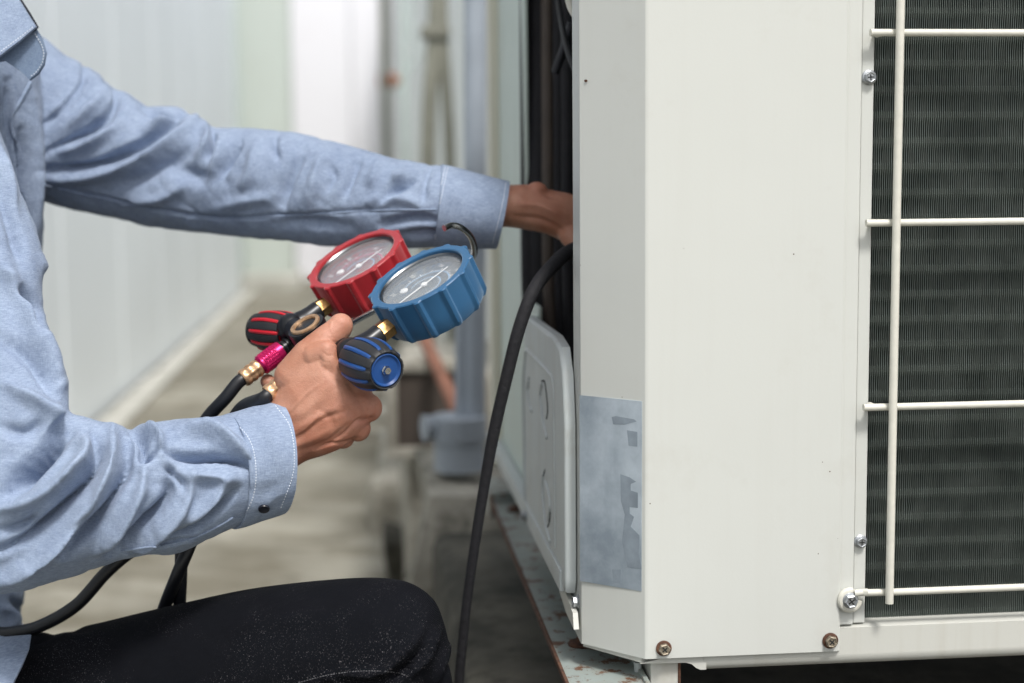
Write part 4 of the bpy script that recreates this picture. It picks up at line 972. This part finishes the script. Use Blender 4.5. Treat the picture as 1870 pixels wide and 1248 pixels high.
# irregular crumple so that no stretch of cloth is perfectly smooth
from mathutils import noise as mn
NV = normals(SV, SF)
def ridge(v, f, o):
    n = mn.noise(Vector(((v[0]+v[2]*.6)*f*1.9+o, v[1]*f, (v[2]-v[0]*.6)*f*.8))); return max(0, 1-abs(n)*3.2)**2
rdg = np.array([ridge(v, 17, 0)*1.0+ridge(v, 31, 9)*.6 for v in SV])*.0008
SV = SV-NV*rdg[:, None]
crm = np.array([mn.noise(Vector((v[0]*38, v[1]*38, v[2]*60)))*.9+mn.noise(Vector((v[0]*95+7, v[1]*95, v[2]*130)))*.35 for v in SV])*.0011
SV = SV+NV*crm[:, None]
E_ = np.array([(f[i], f[(i+1) % len(f)]) for f in SF for i in range(len(f))])
for _ in range(1):
    A_ = np.zeros_like(SV); c_ = np.zeros(len(SV)); np.add.at(A_, E_[:, 0], SV[E_[:, 1]]); np.add.at(c_, E_[:, 0], 1)
    SV = SV*.6+.4*A_/np.maximum(c_, 1)[:, None]
shirt = mk('shirt', mb_from(SV, SF), M['shirt'], person, sharp=180)
st = BVHTree.FromPolygons([Vector(v) for v in SV], SF)
# cuffs: open shells with thickness
def shell(stn, th=.0016, seg=56, n=5):
    o = loft(stn, seg, n, False); i = loft(stn, seg, n, False, 1.0)
    m = (len(stn)-1)*n+1; V = [Vector(v) for v in o.v]; cen = []
    W = []
    for r in range(m):
        ring = V[r*seg:(r+1)*seg]; c = sum(ring, Vector())/seg
        for v in ring: W.append(v+(c-v).normalized()*th)
    off = len(V); F = list(o.f)+[tuple(off+q for q in f[::-1]) for f in o.f]
    for k in range(seg):
        k2 = (k+1) % seg; F.append((k, k2, off+k2, off+k)); e = (m-1)*seg; F.append((e+k2, e+k, off+e+k, off+e+k2))
    return MB().add(V+W, F)
ncuff = [(414, 756, 428, 967, 1.10, .0425, 34), (430, 752, 446, 963, 1.10, .0425, 32), (460, 743, 474, 953, 1.101, .0420, 30), (490, 736, 500, 945, 1.102, .0415, 30), (508, 736, 514, 940, 1.103, .0410, 31)]
cs = shell(ncuff); cV = np.array(cs.v); 
cV = folds(cV, cs.f, [([(470, 770), (500, 800), (510, 850)], 14, .8), ([(430, 900), (470, 900), (520, 890)], 10, -1.2), ([(480, 930), (500, 905), (535, 895)], 8, 1.2)], facing=.3)
cuff = mk('cuff', mb_from(cV, cs.f), M['shirt'], shirt, sharp=60)
fcuff = [(806, 300, 790, 452, 1.288, .040, 4), (830, 305, 812, 456, 1.287, .040, 4), (870, 316, 850, 456, 1.285, .039, 4), (905, 325, 884, 455, 1.283, .038, 4), (930, 331, 906, 455, 1.282, .037, 4)]
fc = shell(fcuff); fV = folds(np.array(fc.v), fc.f, [([(830, 330), (850, 380), (840, 430)], 14, 1.0), ([(880, 350), (900, 390), (890, 430)], 10, -.8)], facing=.3)
cuff2 = mk('cuff', mb_from(fV, fc.f), M['shirt'], shirt, sharp=60)
tc1 = BVHTree.FromPolygons([Vector(v) for v in cV], cs.f); tc2 = BVHTree.FromPolygons([Vector(v) for v in fV], fc.f)
def stitches(tree, pl, stepx=5.2, ln=2.74, r=.00032, lift=.0001):
    C = np.array(catmull(pl, 40)); s = np.concatenate([[0], np.cumsum(np.linalg.norm(np.diff(C, axis=0), axis=1))]); m = MB(); t = 0
    while t+ln < s[-1]:
        q = [(np.interp(t+k*ln, s, C[:, 0]), np.interp(t+k*ln, s, C[:, 1])) for k in (0, .5, 1)]
        h = [hit(tree, *p) for p in q]
        if all(a[0] is not None for a in h) and (h[0][0]-h[2][0]).length < .006:
            m.merge(tube([h[0][0]+h[0][1]*(lift-.0003), h[1][0]+h[1][1]*lift*2, h[2][0]+h[2][1]*(lift-.0003)], r, 5, 1))
        t += stepx
    return m
sm = MB()
sm.merge(stitches(tc1, [(503, 741), (528, 776), (537, 820), (534, 870), (512, 930)])); sm.merge(stitches(tc1, [(420, 762), (455, 802), (467, 850), (463, 905), (440, 955)]))
if sm.v: mk('stitching', sm, M['thread'], cuff, kind='stuff')
sm = MB()
for pl in ([(924, 334), (916, 380), (899, 448)], [(818, 306), (806, 360), (797, 400), (795, 440)], [(813, 305), (801, 360), (792, 400)]): sm.merge(stitches(tc2, pl, 5, 3.2))
if sm.v: mk('stitching', sm, M['thread'], cuff2, kind='stuff')
h = hit(tc1, 482, 928)
if h[0] is not None:
    mk('cuff_button', lathe([(.0040, 0), (.0043, .001), (.0040, .0018), (.0026, .0015), (.0002, .0015)], h[0], h[1], 28), M['button'], shirt)
# seam welt along the near and far forearm
def welt(tree, pl, r=.0011, far=0):
    pts = [hit(tree, *p)for p in [tuple(c) for c in catmull(pl, 5)]]; pts = [a+n*.0003 for a, n in pts if a is not None and (a-CAM).dot(FW) > far]
    return tube(pts, r, 8, 2) if len(pts) > 2 else None
for pl, rr in (([(222, 1006), (262, 1001), (300, 996), (350, 984), (400, 960), (425, 945)], .0009), ([(400, 399), (520, 395), (620, 389), (700, 384), (798, 383)], .0008), ([(80, 338), (150, 356), (220, 369), (300, 385), (390, 398)], .0008)):
    wv = welt(st, pl, rr)
    if wv: mk('seam', wv, M['shirt'], shirt)
# collar, stand end, placket, pocket edge
def cloth(pts, mat=None, th=.0018, name='collar', bulge=.0, dd=None, bev=.0006):
    W = [P(*p) for p in pts]; nr = (W[1]-W[0]).cross(W[2]-W[0]).normalized()
    if nr.dot(CAM-W[0]) < 0: nr = -nr
    m = extrude_poly(W, nr, th); return mk(name, m, mat or M['shirt'], shirt)
colr = [(-60, -60, 1.195), (20, -40, 1.19), (36, 0, 1.188), (52, 26, 1.187), (68, 51, 1.186), (40, 75, 1.183), (2, 104, 1.18), (-40, 130, 1.178), (-90, 120, 1.178)]
cloth(colr, th=.003)
cloth([(-60, -60, 1.197), (22, -42, 1.192), (39, -2, 1.190), (56, 24, 1.189), (71, 50, 1.188), (66, 56, 1.1885), (40, 70, 1.188), (-60, 60, 1.188)], M['button'], .001, 'collar_dark_edge')  # dark sheet just behind the collar, shows as a thin edge
cloth([(-20, 118, 1.192), (30, 78, 1.193), (68, 54, 1.193), (78, 70, 1.193), (86, 98, 1.193), (82, 120, 1.193), (72, 136, 1.193), (56, 148, 1.193), (40, 132, 1.193), (10, 112, 1.193)], M['shirt_in'], .0025, 'collar_stand')
sm = MB()
def flat_st(pts, d):
    C = np.array(catmull(pts, 20)); s = np.concatenate([[0], np.cumsum(np.linalg.norm(np.diff(C, axis=0), axis=1))]); t = 0
    while t+3.6 < s[-1]:
        a = P(np.interp(t, s, C[:, 0]), np.interp(t, s, C[:, 1]), d); b = P(np.interp(t+2.75, s, C[:, 0]), np.interp(t+2.75, s, C[:, 1]), d); sm.merge(tube([a, (a+b)/2, b], .0004, 5, 1)); t += 5.4
flat_st([(60, 50), (34, 70), (0, 95), (-30, 116)], 1.1768); flat_st([(64, 62), (78, 88), (78, 112), (66, 132), (54, 141)], 1.1895)
mk('stitching', sm, M['thread'], shirt, kind='stuff')
for pl, rr in (([(55, 150), (42, 175), (22, 215), (24, 245), (34, 275), (32, 300)], .0016), ([(33, 352), (44, 352), (46, 372)], .0010)):
    wv = welt(st, pl, rr, 1.19)
    if wv: mk('placket_edge', wv, M['shirt'], shirt)
# hem flap lying on the thigh
hem = [(-160, 1120, 1.20), (-60, 1150, 1.185), (10, 1163, 1.165), (56, 1159, 1.15), (52, 1185, 1.135), (40, 1215, 1.11), (20, 1255, 1.09), (-10, 1300, 1.07), (-120, 1330, 1.06)]
hv = [P(*p) for p in hem]; ctr = P(-60, 1210, 1.10)
m = MB(); top_ = [v for v in hv]+[ctr]; n_ = len(hv); dn_ = Vector((0, .002, -.0015))
m.add(top_+[v+dn_ for v in top_], [(i, (i+1) % n_, n_) for i in range(n_)]+[((i+1) % n_+n_+1, i+n_+1, 2*n_+1) for i in range(n_)]+[(i, i+n_+1, (i+1) % n_+n_+1, (i+1) % n_) for i in range(n_)])
mk('shirt_tail', m, M['shirt'], shirt, sharp=70)

# --- trousers: thigh, knee, shin and the hidden far leg
tr = MB()
thigh = [(-330, 1215, -330, 1640, 1.27, .10), (-180, 1190, -170, 1620, 1.25, .098), (0, 1164, 20, 1580, 1.22, .094), (60, 1157, 80, 1560, 1.21, .092), (161, 1142, 200, 1525, 1.19, .089), (258, 1119, 300, 1490, 1.17, .085), (336, 1101, 390, 1455, 1.155, .081), (460, 1075, 520, 1410, 1.135, .076), (598, 1059, 640, 1380, 1.12, .071), (690, 1055, 700, 1385, 1.11, .066), (748, 1064, 730, 1400, 1.105, .061), (790, 1092, 740, 1400, 1.105, .054), (808, 1128, 735, 1410, 1.107, .045), (822, 1180, 725, 1425, 1.11, .03)]
tr.merge(loft(thigh, 48, 4))
kn = P(690, 1265, 1.115); ank = Vector((kn.x-.10, kn.y+.02, .10))
tr.merge(capsule(kn, (kn+ank)/2, .058, .054)); tr.merge(capsule((kn+ank)/2, ank, .056, .045))
hp = P(-240, 1400, 1.36); tr.merge(capsule(hp, hp+Vector((0, .12, 0)), .135, .13))
k2 = Vector((kn.x-.14, kn.y+.22, .09)); tr.merge(capsule(hp+Vector((0, .15, -.02)), k2, .085, .06)); tr.merge(capsule(k2, k2+Vector((-.38, .02, -.03)), .055, .045))
TV, TF = remesh(tr, .0035, 4, .5)
TV = folds(TV, TF, [([(770, 1150), (740, 1190), (700, 1225), (640, 1235)], 8, 5), ([(800, 1150), (775, 1195), (745, 1235)], 7, 5), ([(790, 1170), (755, 1210), (715, 1240)], 5, -5), ([(820, 1180), (800, 1220), (790, 1260)], 7, 3),
    ([(60, 1175), (110, 1150), (160, 1150)], 6, -3), ([(560, 1246), (620, 1232), (690, 1226), (740, 1230)], 4, 2.5), ([(400, 1150), (500, 1130), (620, 1120)], 24, 2)], facing=.3)
trs = mk('trousers', mb_from(TV, TF), M['denim'], person, sharp=180)
for nm, A in (('shoe', ank), ('shoe', k2+Vector((-.38, .02, -.03)))):
    zf = .045
    mk(nm, mb_from(*remesh(MB().merge(capsule(Vector((A.x-.04, A.y, zf)), Vector((A.x+.13, A.y-.01, zf-.006)), .045, .038)).merge(capsule(Vector((A.x-.02, A.y, zf)), Vector((A.x-.01, A.y, .10)), .046, .046)), .005, 2)), M['shoe'], person)
tt_ = BVHTree.FromPolygons([Vector(v) for v in TV], TF)
sm = stitches(tt_, [(545, 1247), (600, 1233), (660, 1226), (720, 1228), (752, 1238)], 5, 3.2, .0003)
if sm.v: mk('stitching', sm, simple('grey_thread', (.12, .12, .13), .8), trs, kind='stuff')
